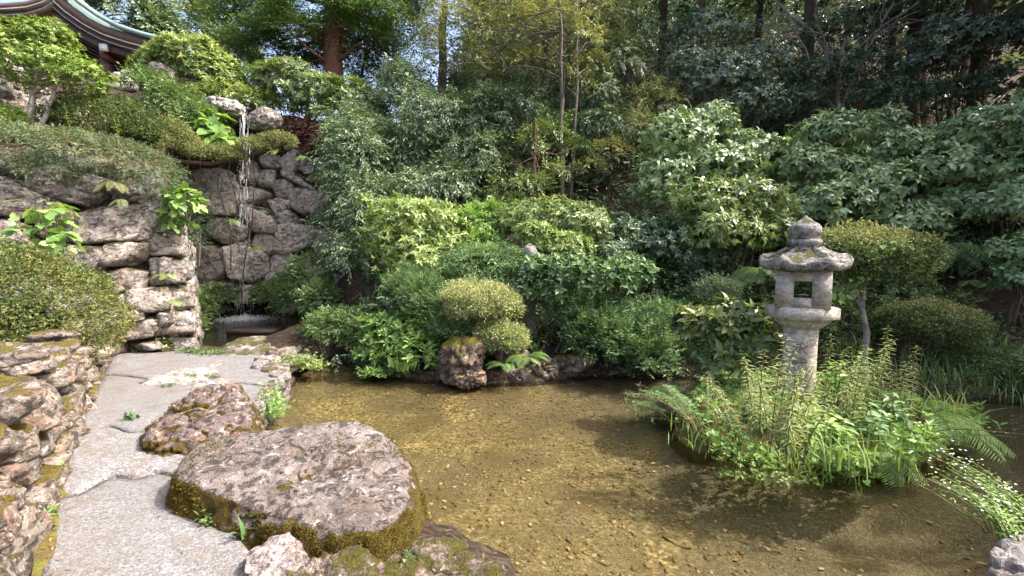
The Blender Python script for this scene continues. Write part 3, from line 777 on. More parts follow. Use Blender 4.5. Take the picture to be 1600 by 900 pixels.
# ------------------------------------------------------------------ single rocks
def slab_rock(name, pxs, zt, zb, tiltv, mat, label, seed, flare=.35, sub=5, rough=.09, p=13, extra=None, strata=None, chip=.8):
    pts = np.array([G(a, b, zt) for a, b in pxs])
    c = np.array([*pts[:, :2].mean(0), (zt + zb) / 2])
    Q = pts[:, :2] - c[:2]
    ar = sum(Q[i][0] * Q[(i + 1) % len(Q)][1] - Q[(i + 1) % len(Q)][0] * Q[i][1] for i in range(len(Q)))
    if ar < 0: Q = Q[::-1]
    N, h = [], []
    for a, b in zip(Q, np.roll(Q, -1, 0)):
        e = norm(b - a); nn = np.array([e[1], -e[0]])
        v = np.array([nn[0], nn[1], flare]); l = np.linalg.norm(v)
        N.append(v / l); h.append(max(.04, (float(nn @ a) + flare * (zt - zb) / 2) / l))
    t = norm(np.array([tiltv[0], tiltv[1], 1])); N += [t, [0, 0, -1]]; h += [(zt - zb) / 2, (zt - zb) / 2]
    if extra:
        for n_, h_ in extra: N.append(norm(np.array(n_, float))); h.append(h_)
    V, F = rock_mesh(N, h, p, sub, rough, 3.0, seed, strata, chip)
    base = np.array([c[0], c[1], zb])
    o = link(name, mesh_np(name, V + c - base, F, True), mat)
    o.location = [float(x) for x in base]
    tag(o, label, 'rock')
    return o
_o = np.array([*np.array([G(a, b, .44) for a, b in [(222, 640), (262, 612), (318, 597), (372, 600), (392, 630), (378, 655), (318, 664), (250, 660)]])[:, :2].mean(0), .05])
M['rock_red_spots'] = rock_mat('rock_red_spots', (0.075, 0.052, 0.046), (0.155, 0.115, 0.103), (0.28, 0.225, 0.205), 0.42, tint=0.0, sidemoss=0.65, mosscol=(0.13, 0.085, 0.012), stainamt=0.3, scale=1.5, spots=[(tuple(G(371, 630, .40) - _o), .055), (tuple(G(351, 646, .36) - _o), .035)])
bigrock = slab_rock('flat_boulder', [(268, 738), (318, 694), (450, 674), (575, 668), (640, 708), (648, 752), (604, 792), (505, 797), (405, 780), (330, 762)], .41, -.05, (0.02, -.16), M['rock_big'],
          'large flat-topped purple-grey boulder with brown moss down its sides', 41, .22, 5, .075, 14, chip=.45)
redrock = slab_rock('rounded_boulder', [(222, 640), (262, 612), (318, 597), (372, 600), (392, 630), (378, 655), (318, 664), (250, 660)], .44, .05, (0.10, -.22), M['rock_red_spots'],
          'rounded reddish boulder with two white lichen spots beside the path', 43, .42, 5, .17, 7, extra=[((-.7, 0, 1), .24), ((.5, -.6, 1), .33)])
slab_rock('flat_stone', [(308, 682), (330, 668), (395, 668), (425, 685), (380, 702), (330, 700)], .27, .1, (0, -.05), M['rock_red'], 'thin grey-purple stone slab wedged between the two path boulders', 47, .1, 4, .06)
_o = np.array([*np.array([G(a, b, .30) for a, b in [(380, 880), (400, 845), (440, 828), (468, 840), (462, 872), (425, 892)]])[:, :2].mean(0), .12])
M['rock_white_spot'] = rock_mat('rock_white_spot', (0.2, 0.17, 0.16), (0.33, 0.30, 0.285), (0.48, 0.455, 0.435), 0.7, stainamt=0.2, scale=2.0, white=(0.58, 0.56, 0.54), spots=[(tuple(G(459, 851, .25) - _o), .022, (0.50, 0.13, 0.045))])
slab_rock('small_rock', [(380, 880), (400, 845), (440, 828), (468, 840), (462, 872), (425, 892)], .30, .12, (-.05, -.15), M['rock_white_spot'], 'small jagged white rock with an orange spot at the path edge', 53, .4, 5, .16, 8, chip=.45)
slab_rock('bank_rock', [(430, 905), (470, 872), (530, 850), (575, 858), (600, 890), (560, 960), (450, 960)], .24, -.1, (0, -.1), M['rock_bank'], 'mossy low bank stone in front of the flat boulder', 57, .4, 4, .2, 9, chip=1.0)
slab_rock('bank_rock', [(575, 905), (604, 856), (680, 832), (752, 846), (800, 900), (760, 990), (610, 990)], .17, -.25, (0.05, -.05), M['rock_bank'], 'brown half-submerged bank rock at the bottom edge of the pond', 59, .4, 4, .2, 9, chip=1.0)
slab_rock('bank_rock', [(540, 862), (585, 832), (640, 812), (652, 850), (600, 886)], .10, -.25, (0, 0), M['rock_bank'], 'narrow brown rock under the flat boulder at the waterline', 60, .4, 4, .14, 9)
slab_rock('corner_rock', [(1545, 860), (1560, 838), (1620, 830), (1700, 850), (1700, 960), (1560, 960)], .42, -.5, (-.1, -.1), M['rock_white'], 'upright white-lichened rock in the lower corner by the white flowers', 61, .05, 5, .16, 10, strata=(0, 0, 1))
slab_rock('stepping_rock', [(346, 541), (365, 532), (410, 528), (458, 536), (440, 545), (370, 546)], .30, .0, (0, -.15), M['rock_wall'], 'low pale rock lying across the end of the path', 63, .3, 3, .12)
# kerb of edge stones between path and pond
kerb = thing('edge_stones', G(450, 590, .1), 'ragged white-lichened kerb stones between the path end and the pond', 'kerb')
KS = [(500, 550, 16, .16), (478, 548, 18, .2), (455, 553, 16, .19), (433, 560, 16, .18), (415, 568, 16, .17), (404, 578, 14, .17), (425, 584, 18, .15), (436, 594, 16, .14), (432, 606, 15, .14), (424, 620, 16, .15), (412, 634, 15, .15), (400, 646, 14, .13), (445, 572, 14, .12)]
for k, (px, py, sz, zz) in enumerate(KS):
    c = G(px, py, zz); m = c[1] / FPX
    r = np.random.default_rng(950 + k)
    ang = r.uniform(-.6, .6)
    stone(kerb, c - np.array([0, 0, .06]), np.array([math.cos(ang), math.sin(ang), 0]), np.array([0, 0, 1.0]), sz * m * 1.05, sz * m * .8, .34, 0, M['rock_white'] if k % 3 else M['rock_low'], 970 + k, 3, .2)
# rocks on the far bank
far = [(722, 560, 6.15, .33, .33, .36, 'tall rock capped with yellow moss at the pond edge', 'rock_mossy'), (735, 592, 5.95, .28, .2, .14, 'low pale rock at the foot of the moss-capped rock', 'rock_bank'),
       (708, 572, 6.2, .2, .2, .3, 'dark upright rock left of the moss-capped rock', 'rock_mossy'), (800, 555, 6.4, .28, .22, .16, 'grey rock under the smaller clipped azalea', 'rock_bank'),
       (850, 572, 6.4, .26, .2, .16, 'reddish bank rock between fern and pond', 'rock_bank'), (893, 572, 6.5, .3, .24, .18, 'brown mossy bank rock at the right of the fern', 'rock_mossy'),
       (805, 585, 6.25, .3, .16, .09, 'flat wet rock at the far waterline', 'rock_bank'), (520, 548, 7.75, .3, .2, .16, 'dark wet stone of the little cascade', 'rock_fall'), (562, 552, 7.6, .25, .2, .12, 'dark stone to the right of the little cascade', 'rock_fall')]
for k, (px, py, Y, a, b, c_, lab, mt) in enumerate(far):
    boulder('bank_rock', P(px, py, Y), (a, b, c_), M[mt], lab, 1000 + k, 4)
boulder('hill_boulder', P(12, 150, 8.6), (.75, .6, .55), M['rock_wall'], 'big sloping boulder behind the small tree on the terrace', 1021)
boulder('hill_boulder', P(90, 190, 8.9), (.5, .4, .3), M['rock_wall'], 'pale boulder between the small tree and the clipped mound', 1022)
boulder('hill_boulder', P(262, 130, 11.8), (.5, .4, .5), M['rock_wall'], 'grey boulder half hidden under the yellow-green rhododendron', 1023)
boulder('hill_boulder', P(300, 140, 12.0), (.4, .4, .35), M['rock_wall'], 'pale boulder to the right of the fence under the rhododendron', 1024)
boulder('island_rock', P(1060, 622, 4.75), (.28, .25, .16), M['rock_bank'], 'reddish lichen rock on the left shore of the island', 1026)
# dark board lying in the pool
mb = MB(); c = G(402, 516, .16)
mb.box(c, (.5, .26, .045)); mb.build('sunken_board', M['slab_wet'])
tag(bpy.data.objects['sunken_board'], 'dark wet rectangular slab lying in the pool before the waterfall', 'slab')
# ------------------------------------------------------------------ stone lantern
def lathe(prof, ns=48, shape=None, c=(0, 0, 0)):
    prof = np.asarray(prof, float); n = len(prof)
    a = np.arange(ns) * 2 * math.pi / ns
    k = np.ones(ns) if shape is None else shape(a)
    V = np.stack([prof[:, 0][:, None] * np.cos(a) * k, prof[:, 0][:, None] * np.sin(a) * k, np.repeat(prof[:, 1][:, None], ns, 1)], -1).reshape(-1, 3)
    i = np.arange(n - 1)[:, None] * ns; j = np.arange(ns)[None]; kk = (j + 1) % ns
    F = np.stack([i + j, i + kk, i + ns + kk, i + ns + j], -1).reshape(-1, 4)
    return V + np.asarray(c), F
def rotz(V, a, c):
    V = np.asarray(V) - c; ca, sa = math.cos(a), math.sin(a)
    return np.c_[V[:, 0] * ca - V[:, 1] * sa, V[:, 0] * sa + V[:, 1] * ca, V[:, 2]] + c
def wear(V, amp=.006, f=14, seed=3): return V + norm(V - V.mean(0)) * (fbm(V * f, seed, 3) * amp)[:, None]
LZ, LY = 0.30, 4.36
lc = P(1247, 600, LY); lc = np.array([lc[0], LY, 0.0])
def zpx(py): return P(1247, py, LY)[2]
def wpx(w): return w / FPX * LY * .86
lan = thing('stone_lantern', (lc[0], lc[1], LZ), 'granite stone lantern with curled roof standing on the weedy island', 'lantern')
FACE = -math.atan2(lc[0], lc[1]) * 0.97                   # its front is turned a little towards the path
z = zpx
pr = [(wpx(24), LZ - .25), (wpx(28), z(640)), (wpx(28), z(600)), (wpx(27.5), z(560)), (wpx(28), z(530)), (wpx(29), z(509)), (wpx(24), z(508.5))]
V, F = lathe(pr, 48, lambda a: 1 + .035 * np.cos(4 * a), lc); obj('post', wear(V), F, M['granite'], lan, True)
pr = [(wpx(28), z(511)), (wpx(33), z(508)), (wpx(38), z(504)), (wpx(43), z(498)), (wpx(46), z(496.5))]
pr2 = []
V, F = lathe([(a, b) for a, b in pr], 96, lambda a: 1 + .085 * np.abs(np.sin(a * 8)), lc); obj('lotus_collar', V, F, M['granite'], lan, True)
def prism(n, rad, zs, rot, c, bev=.012):
    a = np.arange(n) * 2 * math.pi / n + rot
    rows = []
    (z0, z1) = zs
    for rr, zz in ((rad - bev * 1.5, z0), (rad, z0 + bev), (rad, z1 - bev), (rad - bev * 1.5, z1)):
        rows.append(np.stack([rr * np.cos(a), rr * np.sin(a), np.full(n, zz)], -1))
    V = np.concatenate(rows) + c
    i = np.arange(3)[:, None] * n; j = np.arange(n)[None]; k = (j + 1) % n
    F = np.stack([i + j, i + k, i + n + k, i + n + j], -1).reshape(-1, 4)
    return V, F, [list(range(3 * n, 4 * n))], [list(range(n))[::-1]]
def add_prism(name, n, rad, zs, rot, mat, parent, bev=.012):
    V, F, t, b = prism(n, rad, zs, rot, lc, bev)
    return obj(name, V, [F, np.array(t), np.array(b)], mat, parent)
add_prism('platform', 6, wpx(58), (z(497), z(478)), math.pi / 6 + FACE + math.pi / 6, M['granite'], lan, .014)
# fire box: a square block with a window cut through it, built from four walls
bw, wh = wpx(41.5), wpx(13.5)
zb, zt, wb, wt = z(478) - .003, z(421), z(463), z(438)
def box_rot(name, cx, cy, hx, hy, z0, z1, mat, parent, bev=0):
    mb = MB(); mb.box((lc[0] + cx, lc[1] + cy, (z0 + z1) / 2), (hx, hy, (z1 - z0) / 2))
    V = rotz(np.concatenate(mb.V), FACE, lc); return obj(name, V, [mb.F[0]], mat, parent)
def ring_wall(hw_, win, zb, zt, wb, wt, d):
    """front and back walls with a window, side walls solid, all in one closed shell"""
    mb = MB()
    for s in (-1, 1):
        yc = s * (hw_ - d / 2)
        mb.box((-(hw_ + win) / 2, yc, (zb + zt) / 2), ((hw_ - win) / 2, d / 2, (zt - zb) / 2))
        mb.box(((hw_ + win) / 2, yc, (zb + zt) / 2), ((hw_ - win) / 2, d / 2, (zt - zb) / 2))
        mb.box((0, yc, (zb + wb) / 2), (win, d / 2 - .0005, (wb - zb) / 2))
        mb.box((0, yc, (wt + zt) / 2), (win, d / 2 - .0005, (zt - wt) / 2))
        mb.box((s * (hw_ - d / 2), 0, (zb + zt) / 2), (d / 2 - .0007, hw_ - d, (zt - zb) / 2))
    return mb
mb = ring_wall(bw, wh, zb, zt, wb, wt, .09)
V = np.concatenate(mb.V); V = rotz(V + np.array([lc[0], lc[1], 0]), FACE, lc)
firebox = obj('fire_box', V, [np.concatenate(mb.F)], M['granite'], lan)
def frame(hw_, hz, w, yc, zc):
    mb = MB()
    mb.box((0, yc, zc + hz + w / 2), (hw_ + w, .007, w / 2)); mb.box((0, yc, zc - hz - w / 2), (hw_ + w, .007, w / 2))
    mb.box((-hw_ - w / 2, yc, zc), (w / 2, .007, hz)); mb.box((hw_ + w / 2, yc, zc), (w / 2, .007, hz))
    return mb
for s in (-1, 1):
    mb = frame(wh, (wt - wb) / 2, .022, s * (bw + .003), (wt + wb) / 2)
    V = rotz(np.concatenate(mb.V) + np.array([lc[0], lc[1], 0]), FACE, lc); obj('window_frame', V, [np.concatenate(mb.F)], M['granite'], firebox)
# curled hexagonal roof
ns = 144
a = np.arange(ns) * 2 * math.pi / ns
R0 = wpx(72)
crn = np.abs(((a - FACE) / (math.pi / 3) + .5) % 1 - .5) * 2          # 0 at a corner, 1 mid side
corner = 1 - crn
rows = []
zr_e, zr_t = z(419), z(390)
prof = [(0.40, zr_e + .008, 0), (0.66, zr_e - .006, 0), (0.88, zr_e - .020, .10), (0.98, zr_e - .008, .45), (1.01, zr_e + .028, .75), (0.97, zr_e + .054, .95), (.89, zr_e + .062, .75), (.78, zr_e + .084, .40), (.64, zr_e + .116, .15), (.50, zr_e + .152, .04), (.38, zr_e + .180, 0), (.22, zr_e + .196, 0)]
for rr, zz, cu in prof:
    rad = R0 * rr * (1 - .17 * crn ** 1.2 * min(1, rr * 1.1))
    zz_ = zz + cu * .075 * corner ** 2.0 + (.030 * np.exp(-(crn / .13) ** 2) if .3 < rr < .95 else 0)
    rows.append(np.stack([rad * np.cos(a), rad * np.sin(a), zz_ + 0 * a], -1))
V = np.concatenate(rows) + lc
i = np.arange(len(prof) - 1)[:, None] * ns; j = np.arange(ns)[None]; k = (j + 1) % ns
F = np.stack([i + j, i + k, i + ns + k, i + ns + j], -1).reshape(-1, 4)
roof = obj('roof', wear(V, .012, 16, 6), F, M['granite_grey'], lan, True)
for q in range(6):                                                # scroll on each roof corner
    an_ = FACE + q * math.pi / 3
    dirv = np.array([math.cos(an_), math.sin(an_), 0])
    t = np.linspace(0, 1, 14)
    ang = -.6 + t * 5.0
    rr = .066 * (1 - .55 * t)
    ctr = lc + dirv * (R0 * 1.0) + np.array([0, 0, zr_e + .105])
    pts = ctr + dirv * (np.sin(ang) * rr)[:, None] + np.array([0, 0, 1]) * (-np.cos(ang) * rr)[:, None]
    V, F = tube(pts, .047 * (1 - .3 * t), 12)
    obj('scroll', wear(V, .006, 20, q), F, M['granite_grey'], roof, True)
pr = [(wpx(10), z(394)), (wpx(23), z(392)), (wpx(24), z(388.5)), (wpx(19), z(386.5)), (wpx(19.5), z(385)), (wpx(24), z(382)), (wpx(25), z(377.5)), (wpx(23), z(373.5)), (wpx(18.5), z(372)), (wpx(18.5), z(370.5)), (wpx(22.5), z(367)), (wpx(24), z(360)),
      (wpx(23), z(354.5)), (wpx(18.5), z(350)), (wpx(12), z(346)), (wpx(7), z(342.5)), (wpx(3), z(338.5)), (0.001, z(335.5))]
V, F = lathe(pr, 40, None, lc); obj('finial', wear((V - lc) * np.array([1.08, 1.08, 1]) + lc, .006, 20, 8), F, M['granite_grey'], lan, True)
# inscription: thin raised letters, dark tone standing in for shade in carved strokes
for ch, py, hgt in (('永', 541, .125), ('代', 566, .125), ('常', 590, .12)):
    cu = bpy.data.curves.new('inscription', 'FONT'); cu.body = ch; cu.size = hgt * 1.15; cu.align_x = 'CENTER'; cu.align_y = 'CENTER'
    cu.extrude = .002; cu.resolution_u = 3
    ob = bpy.data.objects.new('inscription', cu); COL.objects.link(ob)
    dg = bpy.context.evaluated_depsgraph_get()
    me = bpy.data.meshes.new_from_object(ob.evaluated_get(dg)); me.name = 'inscription'
    bpy.data.objects.remove(ob)
    if not len(me.vertices): continue
    co = np.array([v.co for v in me.vertices]) * np.array([1, 1, 1])
    rad = wpx(28.2)
    fa = FACE - math.pi / 2
    th = fa + co[:, 0] / rad
    rr = rad * (1 + .035 * np.cos(4 * th)) + .001 + co[:, 2]
    V = np.stack([rr * np.cos(th), rr * np.sin(th), co[:, 1] + zpx(py)], -1) + np.array([lc[0], lc[1], 0])
    V = V - np.array(lan.location)
    me.vertices.foreach_set('co', V.astype(np.float32).ravel()); me.update()
    link('inscription', me, M['stroke_shade'], lan)

# small lantern lost in the shrubs on the far bank
c2 = P(828, 440, 7.05)
sl_ = thing('small_lantern', (c2[0], c2[1], h1(c2[0], c2[1])), 'small weathered stone lantern mostly hidden among shrubs on the far bank', 'lantern')
def zq(py): return P(828, py, 7.05)[2]
def lat2(name, pr, shp=None):
    V, F = lathe([(a * 7.05 / FPX, zq(b)) for a, b in pr], 24, shp, (c2[0], c2[1], 0)); obj(name, wear(V, .02, 9, 4), F, M['granite_grey'], sl_, True)
lat2('post', [(11, 520), (10, 490), (10, 470), (13, 462)]); lat2('platform', [(5, 463), (20, 462), (20, 453), (5, 452)], lambda a: 1 - .06 * np.cos(6 * a))
lat2('fire_box', [(11, 453), (11, 425)]); lat2('roof', [(5, 426), (19, 424), (18, 419), (10, 410), (7, 405)], lambda a: 1 - .08 * np.cos(6 * a)); lat2('finial', [(6, 406), (10, 400), (11, 392), (7, 384), (.1, 380)])

# ------------------------------------------------------------------ temple building
tb = P(150, 100, 16.0)
temple = thing('temple', (tb[0], 16.5, h1(tb[0], 16.5)), 'dark timber temple with curved green copper eaves above the garden', 'building')
def sweep(name, line, o0, o1, Y0, Y1, mat, sub=6):
    line = np.asarray(line, float)
    t = np.linspace(0, len(line) - 1, (len(line) - 1) * sub + 1)
    x = np.interp(t, range(len(line)), line[:, 0]); y = np.interp(t, range(len(line)), line[:, 1])
    for _ in range(3): y[1:-1] = (y[:-2] + y[1:-1] * 2 + y[2:]) / 4
    rows = []
    for yy, Y in ((o0, Y0), (o1, Y0), (o1, Y1), (o0, Y1)):
        rows.append(np.array([P(a, b + yy, Y0) + np.array([0, Y - Y0, 0]) for a, b in zip(x, y)]))
    n = len(x); V = np.concatenate(rows); i = np.arange(n - 1)
    F = []
    for k in range(4):
        a_, b_ = k * n, ((k + 1) % 4) * n
        F.append(np.stack([a_ + i, a_ + i + 1, b_ + i + 1, b_ + i], -1))
    F.append(np.array([[0, n, 2 * n, 3 * n], [n - 1, 4 * n - 1, 3 * n - 1, 2 * n - 1]]))
    return obj(name, V, [np.concatenate(F)], mat, temple)
E1 = [(66, -30), (80, -6), (100, 12), (128, 32), (160, 49), (200, 62), (245, 73)]
E2 = [(-60, 14), (0, 17), (40, 14), (66, 6), (84, -6), (96, -24)]
sweep('roof_edge', [(a + 22, b - 6) for a, b in E1], -7, 0, 14.9, 15.3, M['copper'])
sweep('roof', [(a + 10, b + 8) for a, b in E1], -6, 4, 15.35, 21, M['copper_dark'])
sweep('roof', [(140, 30), (170, 42), (210, 56), (250, 70)], -4, 10, 17.3, 22, M['copper_dark'])
sweep('fascia', E1, -10, 3, 15.0, 15.3, M['wood'])
sweep('fascia', [(a - 1, b) for a, b in E1], 3.2, 5.5, 14.97, 15.3, M['wood_pale'])
sweep('fascia', [(a - 2, b) for a, b in E1], 5.7, 11, 15.08, 15.4, M['wood'])
sweep('fascia', [(a - 3, b) for a, b in E1], 11.2, 13, 15.06, 15.4, M['wood_pale'])
sweep('fascia', [(a - 5, b + 2) for a, b in E1], 11.6, 24, 15.25, 15.6, M['wood'])
for k in range(5):
    sweep('rafter', [(a - 6 - k * 2.5, b + 27 + k * 4.2) for a, b in E1[2:]], 0, 2.6, 15.5 + k * .22, 15.62 + k * .22, M['wood'])
sweep('soffit', [(a - 6, b + 22) for a, b in E1], 0, 3, 15.7, 19, M['wood'])
sweep('fascia', E2, -12, -4, 14.95, 15.25, M['wood'])
sweep('fascia', E2, -3.8, -1.5, 14.9, 15.25, M['wood_pale'])
sweep('fascia', E2, -1.2, 6, 15.0, 15.3, M['wood'])
sweep('fascia', E2, 6.2, 8.2, 14.98, 15.3, M['wood_pale'])
sweep('fascia', [(-60, 26), (0, 27), (40, 24), (80, 14)], 0, 8, 15.2, 15.6, M['wood_red'])
sweep('soffit', [(-60, 36), (0, 37), (40, 36), (80, 34)], 0, 3, 15.4, 19, M['wood'])
def pbox(name, x0, y0, x1, y1, Y0, Y1, mat, parent=temple):
    p, q = P(x0, y1, Y0), P(x1, y0, Y0)
    mb = MB(); mb.box(((p[0] + q[0]) / 2, (Y0 + Y1) / 2, (p[2] + q[2]) / 2), ((q[0] - p[0]) / 2, (Y1 - Y0) / 2, (q[2] - p[2]) / 2))
    return mb.build(name, mat, parent)
pbox('wall', -80, 60, 228, 190, 17.2, 17.6, M['wood'])
for y0 in range(88, 135, 9): pbox('wall_board', 150, y0, 232, y0 + 7.5, 17.1, 17.17, M['wood'])
pbox('beam', -60, 44, 84, 52, 15.9, 16.3, M['wood']); pbox('beam', -60, 60, 150, 70, 16.0, 16.4, M['wood_red'])
pbox('bracket', 67, 22, 84, 42, 15.3, 16.4, M['wood_pale']); pbox('bracket', 80, 32, 98, 42, 15.2, 16.0, M['wood_pale'])
pbox('bracket', 155, 68, 166, 79, 15.15, 15.25, M['white_paint']); pbox('bracket', 155.5, 79.3, 165, 90, 15.3, 16.6, M['wood_red']); pbox('bracket', 157, 90.4, 166, 118, 15.5, 15.9, M['wood'])
pbox('post', 60, 60, 74, 190, 16.5, 16.9, M['wood']); pbox('post', 214, 92, 224, 160, 16.4, 16.7, M['wood'])
pbox('wall_panel', 86, 90, 148, 175, 16.9, 17.0, M['plaster'])
fen = thing('stone_fence', (*P(180, 160, 13.2)[:2], P(180, 165, 13.2)[2]), 'grey stone balustrade with carved post below the temple eaves', 'fence')
pbox('top_rail', 118, 128, 207, 140, 13.1, 13.3, M['granite_grey'], fen); pbox('bottom_rail', 118, 158, 207, 166, 13.1, 13.3, M['granite_grey'], fen)
for x in (122, 139, 160, 180): pbox('baluster', x, 140.4, x + 10, 157.6, 13.14, 13.26, M['granite_grey'] if x != 139 else M['granite'], fen)
pbox('infill_panel', 130, 141, 200, 157, 13.32, 13.4, M['plaster'], fen)
cp = P(196, 120, 13.15)
V, F = lathe([(.01, P(196, 104, 13)[2]), (.10, P(196, 106, 13)[2]), (.12, P(196, 112, 13)[2]), (.09, P(196, 114, 13)[2]), (.12, P(196, 120, 13)[2]), (.10, P(196, 126, 13)[2]), (.12, P(196, 128, 13)[2])], 16, lambda a: 1 - .1 * np.cos(4 * a), (cp[0], 13.2, 0))
obj('carved_post', V, F, M['granite'], fen, True)
boulder('carved_ornament', P(184, 122, 13.2), (.16, .12, .16), M['granite'], '', 77, 3, .2, parent=fen)
# ------------------------------------------------------------------ plants
T = {'lance': (np.array([(0, 0, 0), (-.5, .40, .05), (0, .45, -.01), (.5, .40, .05), (0, 1, -.14)]), np.array([(0, 2, 1), (0, 3, 2), (1, 2, 4), (2, 3, 4)])),
     'quad': (np.array([(0, 0, 0), (-.5, .5, .06), (0, 1, -.05), (.5, .5, .06)]), np.array([(0, 2, 1), (0, 3, 2)])),
     'leaf': (np.array([(0, 0, 0), (-.46, .28, .05), (-.42, .66, .03), (0, 1, -.14), (.42, .66, .03), (.46, .28, .05)]), np.array([(0, 5, 1), (1, 5, 2), (2, 5, 4), (2, 4, 3)])),
     'oval': (np.array([(0, 0, 0), (-.34, .16, .03), (-.5, .45, .05), (-.30, .78, 0), (0, 1, -.12), (.30, .78, 0), (.5, .45, .05), (.34, .16, .03), (0, .45, -.03)]),
              np.array([(8, 0, 1)[::-1], (8, 1, 2)[::-1], (8, 2, 3)[::-1], (8, 3, 4)[::-1], (8, 4, 5)[::-1], (8, 5, 6)[::-1], (8, 6, 7)[::-1], (8, 7, 0)[::-1]])),
     'heart': (np.array([(0, 0, 0), (-.28, -.13, .02), (-.52, .10, .05), (-.40, .55, .02), (0, 1, -.14), (.40, .55, .02), (.52, .10, .05), (.28, -.13, .02), (0, .35, -.03)]),
               np.array([(8, 0, 1)[::-1], (8, 1, 2)[::-1], (8, 2, 3)[::-1], (8, 3, 4)[::-1], (8, 4, 5)[::-1], (8, 5, 6)[::-1], (8, 6, 7)[::-1], (8, 7, 0)[::-1]])),
     'lobed': (np.array([(0, 0, 0), (-.42, -.06, .02), (-.62, .30, .05), (-.34, .42, .02), (-.30, .72, 0), (0, 1, -.12), (.30, .72, 0), (.34, .42, .02), (.62, .30, .05), (.42, -.06, .02), (0, .32, -.03)]),
               np.array([(10, k, (k + 1) % 10)[::-1] for k in range(10)]))}
TRI = [0]
class Leaves:
    def __init__(s): s.a = []
    def add(s, pos, axis, nrm, Ln, Wd, rnd=None):
        pos = np.atleast_2d(pos); n = len(pos)
        if rnd is None: rnd = rng.random(n)
        s.a.append((pos, norm(axis) * np.ones((n, 1)), np.asarray(nrm, float) * np.ones((n, 1)), np.ones(n) * Ln, np.ones(n) * Wd, np.ones(n) * rnd))
    def build(s, name, mat, parent=None, tmpl='lance'):
        pos, ax, nr, Ln, Wd, rd = [np.concatenate([q[i] for q in s.a]) for i in range(6)]
        tv, tf = T[tmpl]
        x = norm(np.cross(ax, nr)); nr = np.cross(x, ax)
        V = pos[:, None] + x[:, None] * (Wd[:, None] * tv[None, :, 0])[..., None] + ax[:, None] * (Ln[:, None] * tv[None, :, 1])[..., None] + nr[:, None] * (Ln[:, None] * tv[None, :, 2])[..., None]
        F = (tf[None] + (np.arange(len(pos)) * len(tv))[:, None, None]).reshape(-1, 3)
        TRI[0] += len(F)
        V = V.reshape(-1, 3)
        if parent is not None: V = V - np.array(parent.location)
        me = mesh_np(name, V, F, tmpl in ('oval', 'heart', 'lobed'))
        at = me.attributes.new('rnd', 'FLOAT', 'POINT')
        at.data.foreach_set('value', np.repeat(np.clip(rd, 0, 1), len(tv)).astype(np.float32))
        return link(name, me, mat, parent)
UPV = np.array([0, 0, 1.0]); CAMP = np.array([0, 0, CAMZ])
def rdir(n, up=0.0):
    return norm(rng.normal(size=(n, 3)) + np.array([0, 0, up]))

def blobpts(blobs, n, lump=0.22, shell=(0.72, 1.04), cut=0.72, seed=0, keepback=.35, gap=None, low=-.55, gapf=1.6):
    """points and outward directions over a union of lumpy ellipsoids"""
    C = np.array([b[0] for b in blobs]); R = np.array([b[1] for b in blobs])
    area = (R[:, 0] * R[:, 1] + R[:, 0] * R[:, 2] + R[:, 1] * R[:, 2])
    outp, outn = [], []
    got = 0
    for _ in range(8):
        m = int((n - got) * 2.2) + 50
        k = rng.choice(len(C), m, p=area / area.sum())
        d = rdir(m, .25)
        keep = d[:, 2] > low
        d, k = d[keep], k[keep]
        rad = 1 + lump * fbm(d * 1.9 + k[:, None] * 7.7, seed + 5, 3) * 1.8
        t = shell[0] + (shell[1] - shell[0]) * np.sqrt(rng.random(len(d)))
        p = C[k] + d * R[k] * (rad * t)[:, None]
        nn = norm(d / R[k])
        ok = np.ones(len(p), bool)
        for i in range(len(C)):
            q = np.linalg.norm((p - C[i]) / R[i], axis=1)
            ok &= (q > cut) | (k == i)
        view = norm(CAMP - p)
        facing = (nn * view).sum(1)
        ok &= (facing > -.25) | (rng.random(len(p)) < keepback)
        if gap is not None:
            ok &= fbm(p * gapf, seed + 77, 3) > gap + rng.normal(0, .08, len(p))
        outp.append(p[ok]); outn.append(nn[ok]); got += ok.sum()
        if got >= n: break
    p = np.concatenate(outp)[:n]; nn = np.concatenate(outn)[:n]
    return p, nn
def tone(p, seed, f=1.4, spread=.28):
    """slow drift of the leaf tone over a plant plus leaf-to-leaf scatter"""
    return np.clip(.5 + .35 * fbm(p * f, seed + 200, 3) + rng.normal(0, spread * .75, len(p)), 0, 1)

